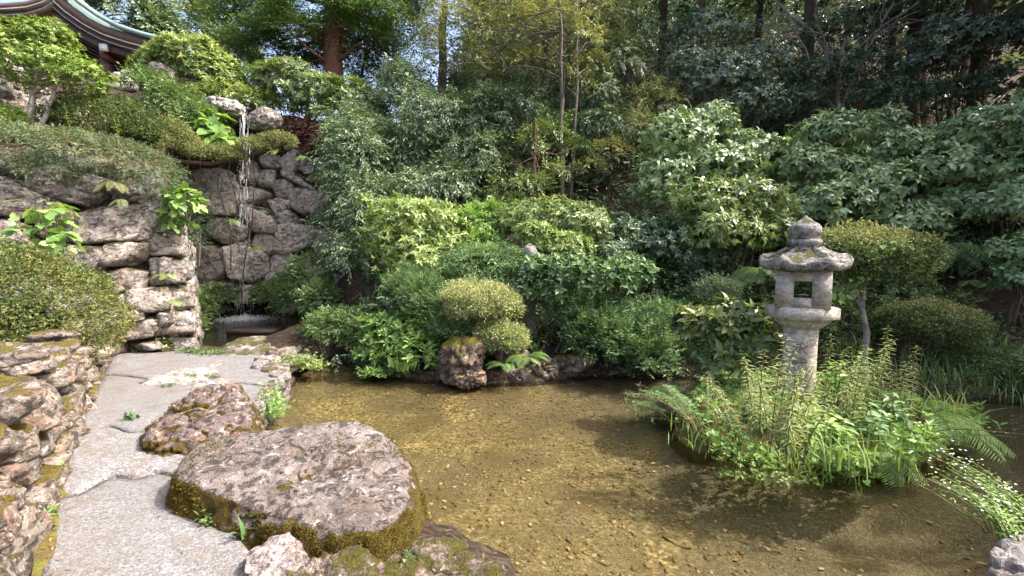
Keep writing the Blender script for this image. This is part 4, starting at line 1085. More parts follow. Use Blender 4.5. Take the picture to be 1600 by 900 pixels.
def k_rosette(Lf, p, n, Ln, Wd, cnt=8, droop=.25, up=.7, rd=None):
    N = len(p)
    a = norm(n + UPV * up + rng.normal(0, .25, (N, 3)))
    r1 = norm(np.cross(a, rdir(N))); r2 = np.cross(a, r1)
    base = rng.random(N) * 6.28
    for i in range(cnt):
        th = base + i * 2.4 + rng.normal(0, .2, N)
        lift = rng.uniform(.05, .75, N) if i > 2 else rng.uniform(.7, 1.3, N)
        ax = norm(r1 * np.cos(th)[:, None] + r2 * np.sin(th)[:, None] + a * lift[:, None] - UPV * droop)
        s = rng.uniform(.5, 1.2, N)
        Lf.add(p, ax, norm(a + ax * -.3 + rng.normal(0, .12, (N, 3))), Ln * s, Wd * s, None if rd is None else np.clip(rd + rng.normal(0, .13, N), 0, 1))
def k_spray(Lf, p, n, Ln, Wd, cnt=7, tw=.16, droop=.3, flat=.6, rd=None, up=0.1):
    N = len(p)
    t = norm(n + rng.normal(0, .45, (N, 3)) + UPV * (up - droop * .4))
    side = norm(np.cross(t, UPV + rng.normal(0, .25, (N, 3))))
    upn = norm(np.cross(side, t)); upn = np.where(upn[:, 2:] < 0, -upn, upn)
    for i in range(cnt):
        f = i / max(1, cnt - 1)
        pos = p + t * (tw * (f - .5)) [..., None] if np.ndim(tw) else p + t * (tw * (f - .4)) - UPV * (droop * .35 * tw * f * f)
        sg = 1 if i % 2 else -1
        ax = norm(t * (.55 + .5 * f) + side * sg * (1 - .75 * f * (i == cnt - 1)) * .8 - UPV * droop * rng.uniform(.4, 1.4, N)[:, None] + rng.normal(0, .18, (N, 3)))
        s = rng.uniform(.5, 1.2, N)
        Lf.add(pos, ax, norm(upn * flat + rng.normal(0, .32, (N, 3)) + n * .35), Ln * s, Wd * s, None if rd is None else np.clip(rd + rng.normal(0, .13, N), 0, 1))
def k_fine(Lf, p, n, Ln, Wd, cnt=1, rd=None, out=.55):
    N = len(p)
    for i in range(cnt):
        ax = norm(n * out + rdir(N) + UPV * .2)
        s = rng.uniform(.7, 1.2, N)
        Lf.add(p + rng.normal(0, Ln * .6, (N, 3)), ax, norm(n * .8 + rdir(N) * .8 + UPV * .3), Ln * s, Wd * s, None if rd is None else np.clip(rd + rng.normal(0, .1, N), 0, 1))
def k_plate(Lf, p, n, Ln, Wd, cnt=9, rad=.22, rd=None, droop=.22):
    """flat layered sprays, as on maples and cedars"""
    N = len(p)
    out = norm(n * np.array([1, 1, .15]) + rng.normal(0, .2, (N, 3)) * np.array([1, 1, .3]))
    side = norm(np.cross(out, UPV))
    for i in range(cnt):
        u, v = rng.uniform(-.3, 1, N), rng.normal(0, .5, N)
        pos = p + out * (u * rad)[:, None] + side * (v * rad * (1 - .4 * u))[:, None] - UPV * ((u ** 2) * rad * droop)[:, None] + rng.normal(0, .012, (N, 3))
        ax = norm(out * (.5 + u[:, None]) + side * v[:, None] * 1.2 - UPV * droop + rng.normal(0, .25, (N, 3)))
        s = rng.uniform(.7, 1.15, N)
        Lf.add(pos, ax, norm(UPV + rng.normal(0, .28, (N, 3))), Ln * s, Wd * s, None if rd is None else np.clip(rd + rng.normal(0, .12, N), 0, 1))

def bl(*B):
    """(px, py, depth, half-width px, half-height px[, half-depth m]) -> ellipsoids in the world"""
    out = []
    for b in B:
        m = b[2] / FPX
        rx, rz = b[3] * m, b[4] * m
        out.append((P(b[0], b[1], b[2]), np.array([rx, b[5] if len(b) > 5 else (rx + rz) * .5, rz])))
    return out
SEED = [100]
def stems(root, base, blobs, mat, r0=.03, per=2, name='stems', spread=.12, ns=5, tip=.3):
    mb = MB()
    for c, R in blobs:
        for k in range(per):
            tgt = c + rdir(1)[0] * R * rng.uniform(.2, .75)
            b = np.asarray(base) + rng.normal(0, spread, 3) * np.array([1, 1, 0]) - np.array([0, 0, .05])
            mb.tube(bend(b, tgt, 7, .05), np.linspace(r0, r0 * tip, 7), ns)
    return mb.build(name, mat, root, True)
def shrub(name, label, blobs, kind, mat, n, Ln, Wd, cat='shrub', group=None, tmpl='lance', base=None, stem=True, smat='twig', r0=.022, per=2, bp={}, sd=None, part='foliage', **kw):
    SEED[0] += 1; sd = sd or SEED[0]
    B = blobs if isinstance(blobs[0][0], np.ndarray) else bl(*blobs)
    c = np.mean([b[0] for b in B], 0)
    if base is None:
        base = np.array([c[0], c[1] + .1, h1(c[0], c[1] + .1)])
        lowest = min(b[0][2] - b[1][2] for b in B)
        if base[2] > lowest + .4: base[2] = lowest + .1
    root = thing(name, base, label, cat, group)
    Lf = Leaves()
    p, nn = blobpts(B, n, seed=sd, **bp)
    rd = tone(p, sd)
    {'rosette': k_rosette, 'spray': k_spray, 'fine': k_fine, 'plate': k_plate}[kind](Lf, p, nn, Ln, Wd, rd=rd, **kw)
    if kind == 'fine':                                             # stray shoots standing out of the clipped surface
        q, qn = blobpts(B, n // 14, lump=.2, shell=(.98, 1.13), seed=sd + 1, keepback=.2)
        k_spray(Lf, q, norm(qn + UPV * .5), Ln * 1.15, Wd * 1.1, cnt=7, tw=Ln * 2.6, droop=.0, up=.4, rd=tone(q, sd + 1))
    Lf.build(part, mat, root, tmpl)
    if stem: stems(root, base, B, M[smat], r0, per)
    return root
def tree(name, label, blobs, kind, mat, n, Ln, Wd, base, r0, smat='bark', trunk=None, cat='tree', group=None, tmpl='lance', limbs=2, bp={}, sd=None, **kw):
    SEED[0] += 1; sd = sd or SEED[0]
    B = bl(*blobs) if not isinstance(blobs[0][0], np.ndarray) else blobs
    base = np.asarray(base, float)
    root = thing(name, base, label, cat, group)
    Lf = Leaves()
    p, nn = blobpts(B, n, seed=sd, **bp)
    {'rosette': k_rosette, 'spray': k_spray, 'fine': k_fine, 'plate': k_plate}[kind](Lf, p, nn, Ln, Wd, rd=tone(p, sd), **kw)
    Lf.build('crown', mat, root, tmpl)
    top = trunk if trunk is not None else max((b[0] for b in B), key=lambda q: q[2])
    mb = MB()
    tp = bend(base - np.array([0, 0, .1]), top, 12, .012)
    tr = np.linspace(r0, r0 * .45, 12); tr[0] *= 1.25
    mb.tube(tp, tr, 10)
    for c, R in B:
        for k in range(limbs):
            i = int(np.clip(np.argmin(np.abs(tp[:, 2] - (c[2] - R[2] * .5))) + rng.integers(-1, 2), 2, 11))
            tgt = c + rdir(1)[0] * R * np.array([.75, .75, .5])
            mb.tube(bend(tp[i], tgt, 7, .07, .03), np.linspace(min(tr[i] * .5, .06), .008, 7), 5)
    mb.build('trunk', M[smat], root, True)
    return root

# ---------- left terrace and waterfall top
shrub('clipped_azalea', 'big clipped azalea dome with bronze tips behind the low wall', [(32, 505, 5.0, 104, 102, 1.0), (-70, 480, 4.7, 120, 110, 1.0)], 'fine', L['azalea'], 13000, .036, .019, tmpl='quad', cnt=3, bp=dict(lump=.13, shell=(.84, 1.05), keepback=.2), r0=.02)
shrub('clipped_azalea', 'round green clipped azalea mound below the stone fence', [(165, 196, 8.3, 66, 36, .7), (205, 205, 8.3, 30, 22, .4)], 'fine', L['azalea_green'], 7500, .042, .022, tmpl='quad', cnt=3, bp=dict(lump=.1, shell=(.85, 1.03), keepback=.2))
shrub('clipped_azalea', 'yellow-green clipped mound at the far left edge of the terrace', [(0, 192, 7.4, 34, 24, .35)], 'fine', L['lime'], 2500, .036, .018, tmpl='quad', cnt=3, bp=dict(lump=.1, shell=(.85, 1.03)))
b0 = P(48, 205, 7.6)
tree('small_tree', 'small lime-leaved tree with forked grey trunk on the terrace', [(70, 100, 7.6, 52, 42, .6), (25, 95, 7.5, 48, 40, .6), (115, 125, 7.7, 44, 28, .5), (75, 62, 7.6, 28, 26, .4), (132, 120, 7.6, 20, 18, .3), (18, 60, 7.6, 20, 22, .3), (5, 120, 7.5, 40, 20, .4)], 'rosette', L['lime'], 2300, .062, .027, b0, .055, 'bark_white', trunk=P(60, 90, 7.6), cnt=7, limbs=3, bp=dict(lump=.35, shell=(.5, 1.08), gap=-.30, gapf=3.5), up=1.0, droop=.05)
mb = MB()
for q in ((P(62, 205, 7.55), P(92, 110, 7.5)),):
    mb.tube(bend(q[0], q[1], 8, .03), np.linspace(.04, .02, 8), 8)
mb.build('trunk', M['bark_white'], bpy.data.objects['small_tree'], True)
# juniper spilling over the wall
jun = thing('creeping_juniper', P(100, 262, 6.9), 'grey-green creeping juniper draped over the top of the tall wall', 'shrub')
Lf = Leaves()
p, nn = blobpts(bl((30, 232, 6.6, 80, 30, .55), (110, 242, 6.9, 70, 34, .55), (175, 252, 7.1, 60, 36, .5), (230, 268, 7.2, 42, 34, .45), (252, 285, 7.2, 22, 24, .3), (-40, 225, 6.4, 60, 32, .5), (70, 262, 6.6, 40, 20, .35)), 4400, lump=.22, shell=(.7, 1.05), low=-.8, seed=3, gap=-.42, gapf=2.2)
k_spray(Lf, p, nn, .036, .012, cnt=9, tw=.12, droop=.35, rd=tone(p, 5, 2.0), up=.2)
Lf.build('foliage', L['juniper'], jun, 'quad')
stems(jun, P(110, 215, 7.4), bl((30, 232, 6.6, 60, 18, .5), (120, 245, 6.9, 60, 20, .5), (230, 268, 7.2, 35, 22, .4)), M['twig'], .02, 4)
# cloud-pruned pine branch
cp_ = thing('pruned_pine', P(190, 235, 8.6), 'cloud-pruned pine with long horizontal branches reaching under the waterfall spout', 'tree')
pads = bl((215, 224, 8.6, 38, 13, .3), (270, 208, 9.0, 22, 20, .3), (290, 228, 9.1, 20, 18, .3), (318, 240, 9.2, 30, 12, .28), (355, 242, 9.3, 28, 11, .26), (402, 228, 9.4, 26, 11, .25), (435, 220, 9.5, 26, 9, .22), (248, 222, 8.8, 24, 14, .28))
for i, pb in enumerate(pads):
    Lf = Leaves()
    p, nn = blobpts([pb], int(650 + 900 * pb[1][0] * pb[1][2] / .05 * .35), lump=.16, shell=(.6, 1.03), low=-.35, seed=40 + i)
    k_fine(Lf, p, nn, .055, .011, cnt=3, rd=np.clip(tone(p, 9, 3) + .12, 0, 1), out=1.0)
    Lf.build('needle_pad', L['pine'], cp_, 'quad')
mb = MB()
path_b = [P(180, 238, 8.5), P(230, 242, 8.7), P(280, 252, 9.1), P(330, 256, 9.25), P(380, 246, 9.4), P(420, 234, 9.5), P(452, 222, 9.5)]
mb.tube(path_b, np.linspace(.06, .015, 7), 7); mb.tube(bend(path_b[1], pads[1][0], 6), np.linspace(.04, .015, 6), 6); mb.tube(bend(path_b[1], pads[0][0], 6), np.linspace(.04, .015, 6), 6)
mb.build('branch', M['bark'], cp_, True)

ROS = dict(kind='rosette', cnt=8)
shrub('rhododendron', 'yellow-green rhododendron dome beneath the temple eaves', [(300, 105, 12.3, 62, 40, .9), (265, 112, 12.3, 38, 32, .7), (345, 125, 12.3, 34, 28, .6)], mat=L['yellow'], n=1700, Ln=.135, Wd=.045, bp=dict(lump=.2, shell=(.72, 1.05)), up=1.0, droop=.1, **ROS)
shrub('low_shrub', 'yellowish low shrub just above the waterfall spout', [(320, 155, 11.9, 40, 14, .5), (395, 160, 12.0, 36, 18, .5), (365, 150, 12.2, 40, 16, .5)], 'spray', L['yellow'], 900, .085, .035, cnt=7, tw=.16, bp=dict(lump=.3))
shrub('feathery_shrub', 'fine-leaved green shrub to the right of the stone fence', [(240, 150, 11.4, 40, 38, .6), (270, 165, 11.2, 42, 30, .6), (300, 185, 11.0, 30, 24, .4)], 'spray', L['mid'], 1800, .075, .026, cnt=8, tw=.2, bp=dict(lump=.35, shell=(.5, 1.05), gap=-.25, gapf=1.4))
shrub('rhododendron', 'broad pale-edged rhododendron capping the wall right of the waterfall', [(450, 135, 12.4, 48, 30, .8), (500, 150, 12.4, 46, 28, .8), (550, 160, 12.4, 44, 28, .8), (585, 185, 12.2, 24, 26, .5), (442, 168, 12.3, 40, 18, .5), (520, 178, 12.2, 44, 22, .6), (425, 128, 12.5, 22, 22, .5)], mat=L['pale_warm'], n=2300, Ln=.135, Wd=.042, bp=dict(lump=.22, shell=(.72, 1.05)), up=.8, droop=.15, **ROS)
shrub('leafy_bush', 'loose mid-green bush between the two rhododendrons', [(395, 130, 12.6, 26, 26, .5), (375, 138, 12.5, 26, 20, .5)], 'spray', L['mid'], 520, .08, .032, cnt=7)
def bigleaf(name, label, blobs, mat, n, Ln, base, tmpl='heart', droop=.7, wd=.85, cat='plant', group=None, up=.5):
    B = bl(*blobs)
    root = thing(name, base, label, cat, group)
    Lf = Leaves(); p, nn = blobpts(B, n, lump=.3, shell=(.4, 1.05), seed=len(label))
    out = norm(nn * np.array([1, 1, .3]) + rng.normal(0, .4, p.shape))
    ax = norm(out - UPV * droop * rng.uniform(.3, 1.2, (len(p), 1)))
    s = rng.uniform(.55, 1.15, len(p))
    Lf.add(p, ax, norm(UPV * up + nn * .9 + rng.normal(0, .25, p.shape)), Ln * s, Ln * wd * s, tone(p, 7))
    Lf.build('foliage', mat, root, tmpl)
    mb = MB()
    for q in p[:: max(1, len(p) // 40)]:
        mb.tube(bend(np.asarray(base) + rng.normal(0, .03, 3), q, 5, .08), np.linspace(.008, .003, 5), 4)
    mb.build('stems', M['stem_green'], root, True)
    return root
bigleaf('broadleaf_plant', 'large-leaved bright plant to the left of the waterfall spout', [(330, 200, 11.0, 32, 26, .4), (345, 222, 10.9, 22, 12, .3)], L['bright'], 130, .24, P(330, 232, 11.2))
bigleaf('broadleaf_vine', 'bright lobed-leaf plant sprouting from the tall wall above the azalea', [(75, 345, 5.9, 32, 34, .25), (95, 380, 5.9, 24, 22, .2), (48, 365, 5.9, 18, 22, .2)], L['bright'], 62, .17, P(85, 395, 6.15), 'lobed')
bigleaf('broadleaf_vine', 'pale broad-leaved vine hanging at the corner of the tall wall', [(282, 318, 7.3, 26, 22, .25), (270, 345, 7.3, 16, 22, .2), (295, 310, 7.3, 18, 14, .2)], L['bright'], 90, .17, P(262, 330, 7.5), 'lobed')
def upright(name, label, base, hgt, mat, lean=(0, 0), nl=26, Ln=.09, Wd=.022, smat='stem_green', cat='weed', group=None, tmpl='lance', tip=.35, start=.12, droop=.15, up=.5, rad=.006, sub=0):
    """one upright leafy stem (or a few)"""
    base = np.asarray(base, float)
    root = thing(name, base, label, cat, group)
    Lf, mb = Leaves(), MB()
    for q in range(sub + 1):
        b = base + (rng.normal(0, .05, 3) * np.array([1, 1, 0]) if q else 0)
        ln_ = np.array([lean[0], lean[1], 0]) + (rng.normal(0, .12, 3) * np.array([1, 1, 0]) if q else 0)
        hh = hgt * (1 if not q else rng.uniform(.6, .95))
        t = np.linspace(0, 1, 9)[:, None]
        pts = b + UPV * hh * (t - .18 * t ** 3 * np.linalg.norm(ln_)) + ln_ * hh * t ** 1.8 + np.sin(t * 5 + q) * .012
        mb.tube(pts - np.array([0, 0, .02]), np.linspace(rad, rad * .35, 9), 5)
        f = np.linspace(start, 1, nl)
        pos = np.stack([np.interp(f, t[:, 0], pts[:, i]) for i in range(3)], -1)
        th = np.arange(nl) * 2.4 + q
        ax = norm(np.c_[np.cos(th), np.sin(th), np.full(nl, up)] - UPV * droop + rng.normal(0, .15, (nl, 3)))
        s = (1 - (1 - tip) * f ** 2) * rng.uniform(.8, 1.1, nl)
        Lf.add(pos, ax, norm(UPV * .9 + rng.normal(0, .25, (nl, 3)) - ax * .2), Ln * s, Wd * s, np.clip(.5 + .3 * f + rng.normal(0, .2, nl), 0, 1))
    Lf.build('foliage', mat, root, tmpl); mb.build('stem', M[smat], root, True)
    return root
for px, py, hp, lab in ((107, 215, 55, 'tall upright green weed between juniper and small tree'), (128, 215, 18, 'short leafy shoot left of the clipped mound'), (143, 218, 26, 'leafy shoot in front of the clipped mound'), (183, 218, 35, 'leafy shoot at the right of the clipped mound')):
    Y = 7.4; upright('leafy_weed', lab, P(px, py, Y), hp / FPX * Y, L['lime'], nl=30, Ln=.085, Wd=.022, group='shoots rising from the juniper', start=.1)

# ---------- trees at the back left
shrub_bp = dict(lump=.35, shell=(.45, 1.05), gap=-.12, gapf=.6)
tree('distant_tree', 'feathery grey-green tree behind the temple roof', [(200, 18, 24, 55, 40, 2), (150, -5, 24, 60, 36, 2), (240, 45, 24, 26, 26, 1), (110, -20, 24, 50, 30, 2)], 'spray', L['oak'], 1900, .26, .10, (-21, 24, 6), .3, 'bark', bp=dict(lump=.35, shell=(.4, 1.08), gap=-.12, gapf=.5), cnt=8, tw=.5, tmpl='quad')
tree('distant_tree', 'light airy tree against the sky beyond the yellow-green rhododendron', [(330, 50, 22, 36, 32, 1.4), (355, 20, 22, 40, 26, 1.4), (310, 22, 22, 22, 18, 1), (365, 80, 21, 30, 24, 1)], 'spray', L['pale_warm'], 900, .22, .085, (-14.5, 22, 6), .2, 'bark', bp=dict(lump=.4, shell=(.4, 1.08), gap=-.05, gapf=.6), cnt=8, tw=.45, tmpl='quad')
tree('cedar', 'old cedar with thick red-brown trunk and dark drooping sprays', [(430, 30, 16.5, 66, 30, 1.6), (500, 15, 16, 70, 34, 1.6), (560, 55, 16.2, 60, 28, 1.5), (610, 85, 16.5, 46, 30, 1.2), (420, 78, 16, 46, 24, 1.2), (600, 15, 16.8, 60, 30, 1.4), (470, 60, 16, 56, 26, 1.3), (390, 10, 17, 50, 26, 1.3), (455, 95, 16.3, 40, 18, 1), (490, 8, 14.6, 66, 30, 1), (560, 20, 14.7, 60, 30, 1), (450, 52, 15, 44, 20, .9), (580, 72, 15.4, 40, 20, .9), (522, 40, 14.5, 30, 14, .6)], 'plate', L['cedar'], 6000, .12, .046, P(522, 150, 15.2), .34, 'bark_cedar', trunk=P(521, -120, 15.2), tmpl='quad', bp=dict(lump=.4, shell=(.3, 1.08), gap=-.18, gapf=.8), cnt=10, rad=.34, limbs=2)
tree('young_cedar', 'slim dark young conifer to the right of the cedar trunk', [(565, 100, 17.2, 24, 30, .6), (575, 65, 17.2, 18, 24, .5), (590, 120, 16.8, 34, 24, .7), (620, 130, 16, 26, 22, .6)], 'plate', L['cedar'], 900, .12, .04, P(558, 145, 17.3), .07, 'bark', bp=dict(lump=.4, shell=(.3, 1.08)), cnt=8, rad=.3)

# ---------- hillside centre: evergreen oaks, golden tree
G_OAK = 'evergreen oaks on the hillside'
def oak(label, blobs, n, mat='oak', base=None, Ln=.11, Wd=.032, **k):
    B = bl(*blobs); c = np.mean([b[0] for b in B], 0)
    if base is None: base = np.array([c[0] + .2, c[1] + .6, h1(c[0] + .2, c[1] + .6)])
    return tree('evergreen_oak', label, B, 'spray', L[mat], n, Ln, Wd, base, k.pop('r0', .07), k.pop('smat', 'bark'), group=G_OAK, tmpl='quad', cnt=8, tw=.26, droop=.75, bp=dict(lump=.34, shell=(.45, 1.06), gap=-.27, gapf=1.1), **k)
oak('drooping grey-green oak hugging the right side of the waterfall wall', [(560, 250, 10.6, 50, 60, .9), (590, 320, 9.8, 50, 44, .8), (540, 300, 10.2, 36, 44, .7), (555, 200, 11.2, 36, 34, .7)], 1900)
oak('tall grey-green oak below the cedar, dense with narrow leaves', [(630, 150, 12.2, 50, 50, 1.0), (680, 200, 11.8, 60, 54, 1.1), (640, 240, 11.4, 54, 50, 1.0), (610, 190, 11.8, 44, 44, .9)], 2400)
oak('shadowy oak with fine twigs in the middle of the hillside', [(760, 190, 11.8, 60, 44, 1.0), (805, 165, 11.8, 48, 38, .8), (740, 250, 11.2, 60, 44, 1.0), (700, 290, 10.6, 50, 34, .9)], 2600)
oak('low dark oak above the yellow rhododendron', [(600, 380, 9.4, 40, 40, .7), (560, 400, 9.6, 50, 40, .8), (530, 360, 10.2, 36, 40, .7), (650, 300, 10.2, 56, 34, .9)], 1500, Ln=.09, Wd=.03)
oak('loose oak sprays beside the slender double trunk', [(930, 150, 12, 40, 30, .8), (950, 200, 11.6, 46, 32, .8), (960, 100, 12.4, 44, 36, .9), (980, 60, 13, 44, 36, .9), (920, 200, 11.6, 30, 24, .6)], 1500)
oak('grey feathery oak at the left of the pale evergreen thicket', [(1010, 170, 12, 50, 28, .9), (985, 205, 11.4, 36, 24, .7), (1040, 150, 12.2, 36, 20, .6)], 950, 'azalea_straw', Ln=.075, Wd=.02)
def thin_tree(label, basepx, Y, toppx, r0, blobs, n, mat, Ln, Wd, smat='bark_mid', **k):
    return tree('slender_tree', label, bl(*blobs), 'spray', L[mat], n, Ln, Wd, P(*basepx, Y), r0, smat, trunk=P(*toppx, Y), group='slender trees on the hillside', tmpl='quad', cnt=8, tw=.24, droop=.35, bp=dict(lump=.4, shell=(.35, 1.08), gap=-.12, gapf=1.3), **k)
thin_tree('slender tall tree with golden leaves across the top centre', (878, 316), 10.8, (872, -60), .062, [(850, 30, 10.5, 44, 28, .6), (905, 60, 10.7, 36, 24, .5), (868, 105, 10.6, 34, 14, .4), (835, 85, 10.6, 34, 16, .4), (720, 30, 12.6, 60, 40, 1), (770, 60, 12.4, 56, 40, 1), (830, 60, 12.2, 50, 40, .9), (700, 80, 12.6, 44, 36, .8), (780, 0, 12.6, 80, 30, 1), (740, 110, 12.2, 40, 30, .7), (810, 110, 12, 44, 26, .7)], 2900, 'golden', .085, .028)
thin_tree('slender straight trunk with sparse yellow-green sprays, right of the golden tree', (891, 314), 11.0, (900, -60), .045, [(900, 130, 10.8, 26, 14, .4), (905, 10, 10.8, 40, 24, .5), (930, 30, 12.6, 50, 34, .9), (890, 20, 12.4, 40, 30, .7), (940, 75, 12.4, 40, 22, .7), (860, 30, 12.2, 34, 26, .6), (920, 110, 12, 36, 16, .6)], 1400, 'golden', .085, .028, limbs=3)
thin_tree('short two-stemmed tree with flat leafy layers in the centre', (836, 330), 10.2, (836, 190), .045, [(800, 232, 10.8, 60, 12, .6), (850, 210, 10.8, 40, 14, .6), (775, 262, 10.6, 50, 14, .6), (810, 290, 10.4, 50, 14, .6), (880, 270, 10.6, 30, 14, .5), (790, 320, 10.2, 40, 12, .5)], 1150, 'pale_warm', .085, .028, smat='bark', limbs=5)
thin_tree('thin leaning reddish stem beside the flat-layered tree', (858, 332), 10.3, (830, 215), .035, [(845, 180, 11, 40, 14, .5), (900, 230, 11, 30, 12, .4)], 260, 'mid', .085, .028, smat='bark_cedar')
tree('yellow_sapling', 'small sapling with yellow leaves in the shade right of the double trunk', [(955, 240, 10.8, 30, 20, .4), (925, 262, 10.8, 26, 14, .4)], 'spray', L['golden'], 300, .075, .028, P(950, 310, 11), .02, 'bark', cnt=7)

# ---------- middle slope shrubs
MS = 'rosette-leaved evergreens on the lower slope'
shrub('rosette_shrub', 'bright yellow-green rosette-leaved shrub left of centre on the lower slope', [(640, 345, 8.4, 56, 30, .7), (690, 365, 8.2, 36, 38, .6), (610, 375, 8.4, 34, 34, .6), (655, 395, 8.0, 44, 34, .6), (680, 420, 7.9, 34, 20, .5)], mat=L['yellow'], n=1200, Ln=.115, Wd=.042, group=MS, bp=dict(lump=.42, shell=(.45, 1.12), gap=-.35, gapf=2.2), up=.3, droop=.55, **ROS)
shrub('rosette_shrub', 'pale narrow-leaved rosette shrub in the centre beneath the slender trunks', [(850, 345, 8.8, 56, 28, .7), (900, 350, 8.8, 46, 30, .7), (820, 352, 8.6, 30, 26, .5), (930, 365, 8.8, 34, 28, .6)], mat=L['pale_warm'], n=1150, Ln=.115, Wd=.036, group=MS, bp=dict(lump=.42, shell=(.45, 1.12), gap=-.35, gapf=2.2), up=.3, droop=.55, **ROS)
shrub('rosette_shrub', 'lime-tipped rosette shrub right behind the hidden small lantern', [(880, 385, 7.9, 40, 20, .5), (850, 375, 7.9, 26, 16, .4), (835, 362, 8, 24, 16, .4)], mat=L['yellow'], n=500, Ln=.11, Wd=.034, group=MS, bp=dict(lump=.25, shell=(.62, 1.05)), up=.5, droop=.3, **ROS)
shrub('bush', 'fresh green bush between the two rosette shrubs', [(745, 350, 8.8, 36, 24, .5), (765, 335, 8.9, 24, 16, .4), (740, 380, 8.5, 40, 20, .5)], 'spray', L['bright'], 620, .10, .035, cnt=7)
shrub('bush', 'low blue-green bush with layered sprays behind the straw-coloured azalea', [(770, 410, 7.7, 66, 26, .6), (800, 432, 7.4, 50, 22, .5), (735, 415, 7.7, 40, 24, .5)], 'plate', L['blue'], 1300, .058, .02, cnt=9, rad=.14, bp=dict(lump=.45, shell=(.45, 1.12)))
shrub('rosette_shrub', 'dark glossy thicket below the large evergreens in the middle right', [(985, 365, 8.6, 40, 34, .7), (1030, 385, 8.4, 50, 40, .8), (960, 400, 8.2, 40, 30, .6), (1090, 400, 8.2, 50, 44, .8)], mat=L['oak'], n=1300, Ln=.095, Wd=.033, group=MS, bp=dict(lump=.42, shell=(.45, 1.12)), up=.3, droop=.5, **ROS)
shrub('hydrangea', 'broad blue-green leaved shrub in front of the small lantern', [(880, 425, 6.8, 44, 28, .4), (930, 440, 6.8, 56, 32, .45), (985, 430, 7.0, 36, 28, .4), (870, 455, 6.7, 30, 24, .3), (838, 418, 6.75, 20, 18, .2), (826, 450, 6.7, 20, 26, .2)], 'rosette', L['blue'], 720, .10, .046, tmpl='oval', cnt=6, up=.8, droop=.15, bp=dict(lump=.3, shell=(.5, 1.05)))
shrub('clipped_azalea', 'straw-coloured clipped azalea dome at the far bank', [(748, 472, 6.55, 56, 31, .5), (790, 480, 6.6, 26, 22, .35)], 'fine', L['azalea_straw'], 6500, .032, .016, tmpl='quad', cnt=3, bp=dict(lump=.2, shell=(.80, 1.08), keepback=.2))
shrub('clipped_azalea', 'smaller straw-green azalea dome below the larger one', [(782, 528, 6.35, 38, 25, .35)], 'fine', L['azalea_straw'], 3200, .032, .016, tmpl='quad', cnt=3, bp=dict(lump=.22, shell=(.80, 1.08), keepback=.2))
shrub('herb_clump', 'soft feathery blue-green herbs left of the straw azalea', [(670, 470, 6.8, 40, 36, .4), (700, 510, 6.6, 26, 26, .3), (640, 450, 7.2, 26, 22, .3)], 'spray', L['blue'], 1300, .075, .014, cnt=9, tw=.16, up=1.2, smat='stem_green', cat='plant', tmpl='quad', bp=dict(lump=.45, shell=(.4, 1.15)))
shrub('herb_clump', 'feathery green herbs spreading along the right of the far bank', [(950, 520, 6.6, 60, 40, .5), (1000, 545, 6.5, 50, 36, .45), (910, 500, 6.7, 44, 36, .4), (1030, 510, 6.8, 40, 40, .45)], 'spray', L['blue'], 2600, .08, .017, cnt=9, tw=.17, up=1.0, smat='stem_green', cat='plant', tmpl='quad', bp=dict(lump=.45, shell=(.4, 1.15)))
shrub('nettle_clump', 'sunlit bright green nettle-like clump beside the little cascade', [(620, 520, 6.8, 50, 34, .4), (645, 555, 6.5, 40, 30, .35), (590, 545, 6.7, 30, 30, .3)], 'rosette', L['bright'], 420, .115, .048, tmpl='oval', cnt=6, up=1.2, droop=.2, smat='stem_green', cat='plant', bp=dict(lump=.35, shell=(.4, 1.06)))
shrub('small_leaf_bush', 'dense small-leaved green bush above the little cascade', [(535, 512, 7.5, 52, 28, .5), (505, 515, 7.7, 26, 22, .35), (570, 520, 7.3, 30, 28, .35)], 'spray', L['mid'], 1500, .048, .022, cnt=8, tw=.12)
shrub('climber', 'shaded leafy climber on the bank right of the pool', [(480, 440, 9.6, 34, 40, .5), (500, 470, 9.0, 30, 30, .4), (460, 470, 10, 30, 26, .4), (440, 455, 10.8, 26, 20, .4)], 'spray', L['mid'], 1300, .065, .03, cnt=8, tw=.16, tmpl='quad', stem=False)
shrub('climber', 'ferny green growth around the foot of the waterfall wall', [(340, 462, 11.8, 30, 16, .3), (420, 458, 11.8, 26, 16, .3), (312, 480, 10.8, 22, 20, .3), (300, 510, 9.6, 18, 16, .3)], 'spray', L['mid'], 1000, .07, .03, cnt=8, tw=.16, tmpl='quad', stem=False)
shrub('climber', 'dark fine-leaved tuft hanging on the wall left of the waterfall', [(312, 350, 9.6, 20, 26, .35), (300, 375, 9.4, 18, 18, .3)], 'spray', L['dark'], 420, .05, .018, cnt=8, tw=.15, stem=False)
shrub('ivy', 'reddish ivy over the upper waterfall wall', [(470, 205, 11.9, 40, 22, .2), (510, 215, 11.9, 30, 24, .2)], 'spray', L['red'], 420, .06, .04, cnt=6, tw=.14, stem=False)

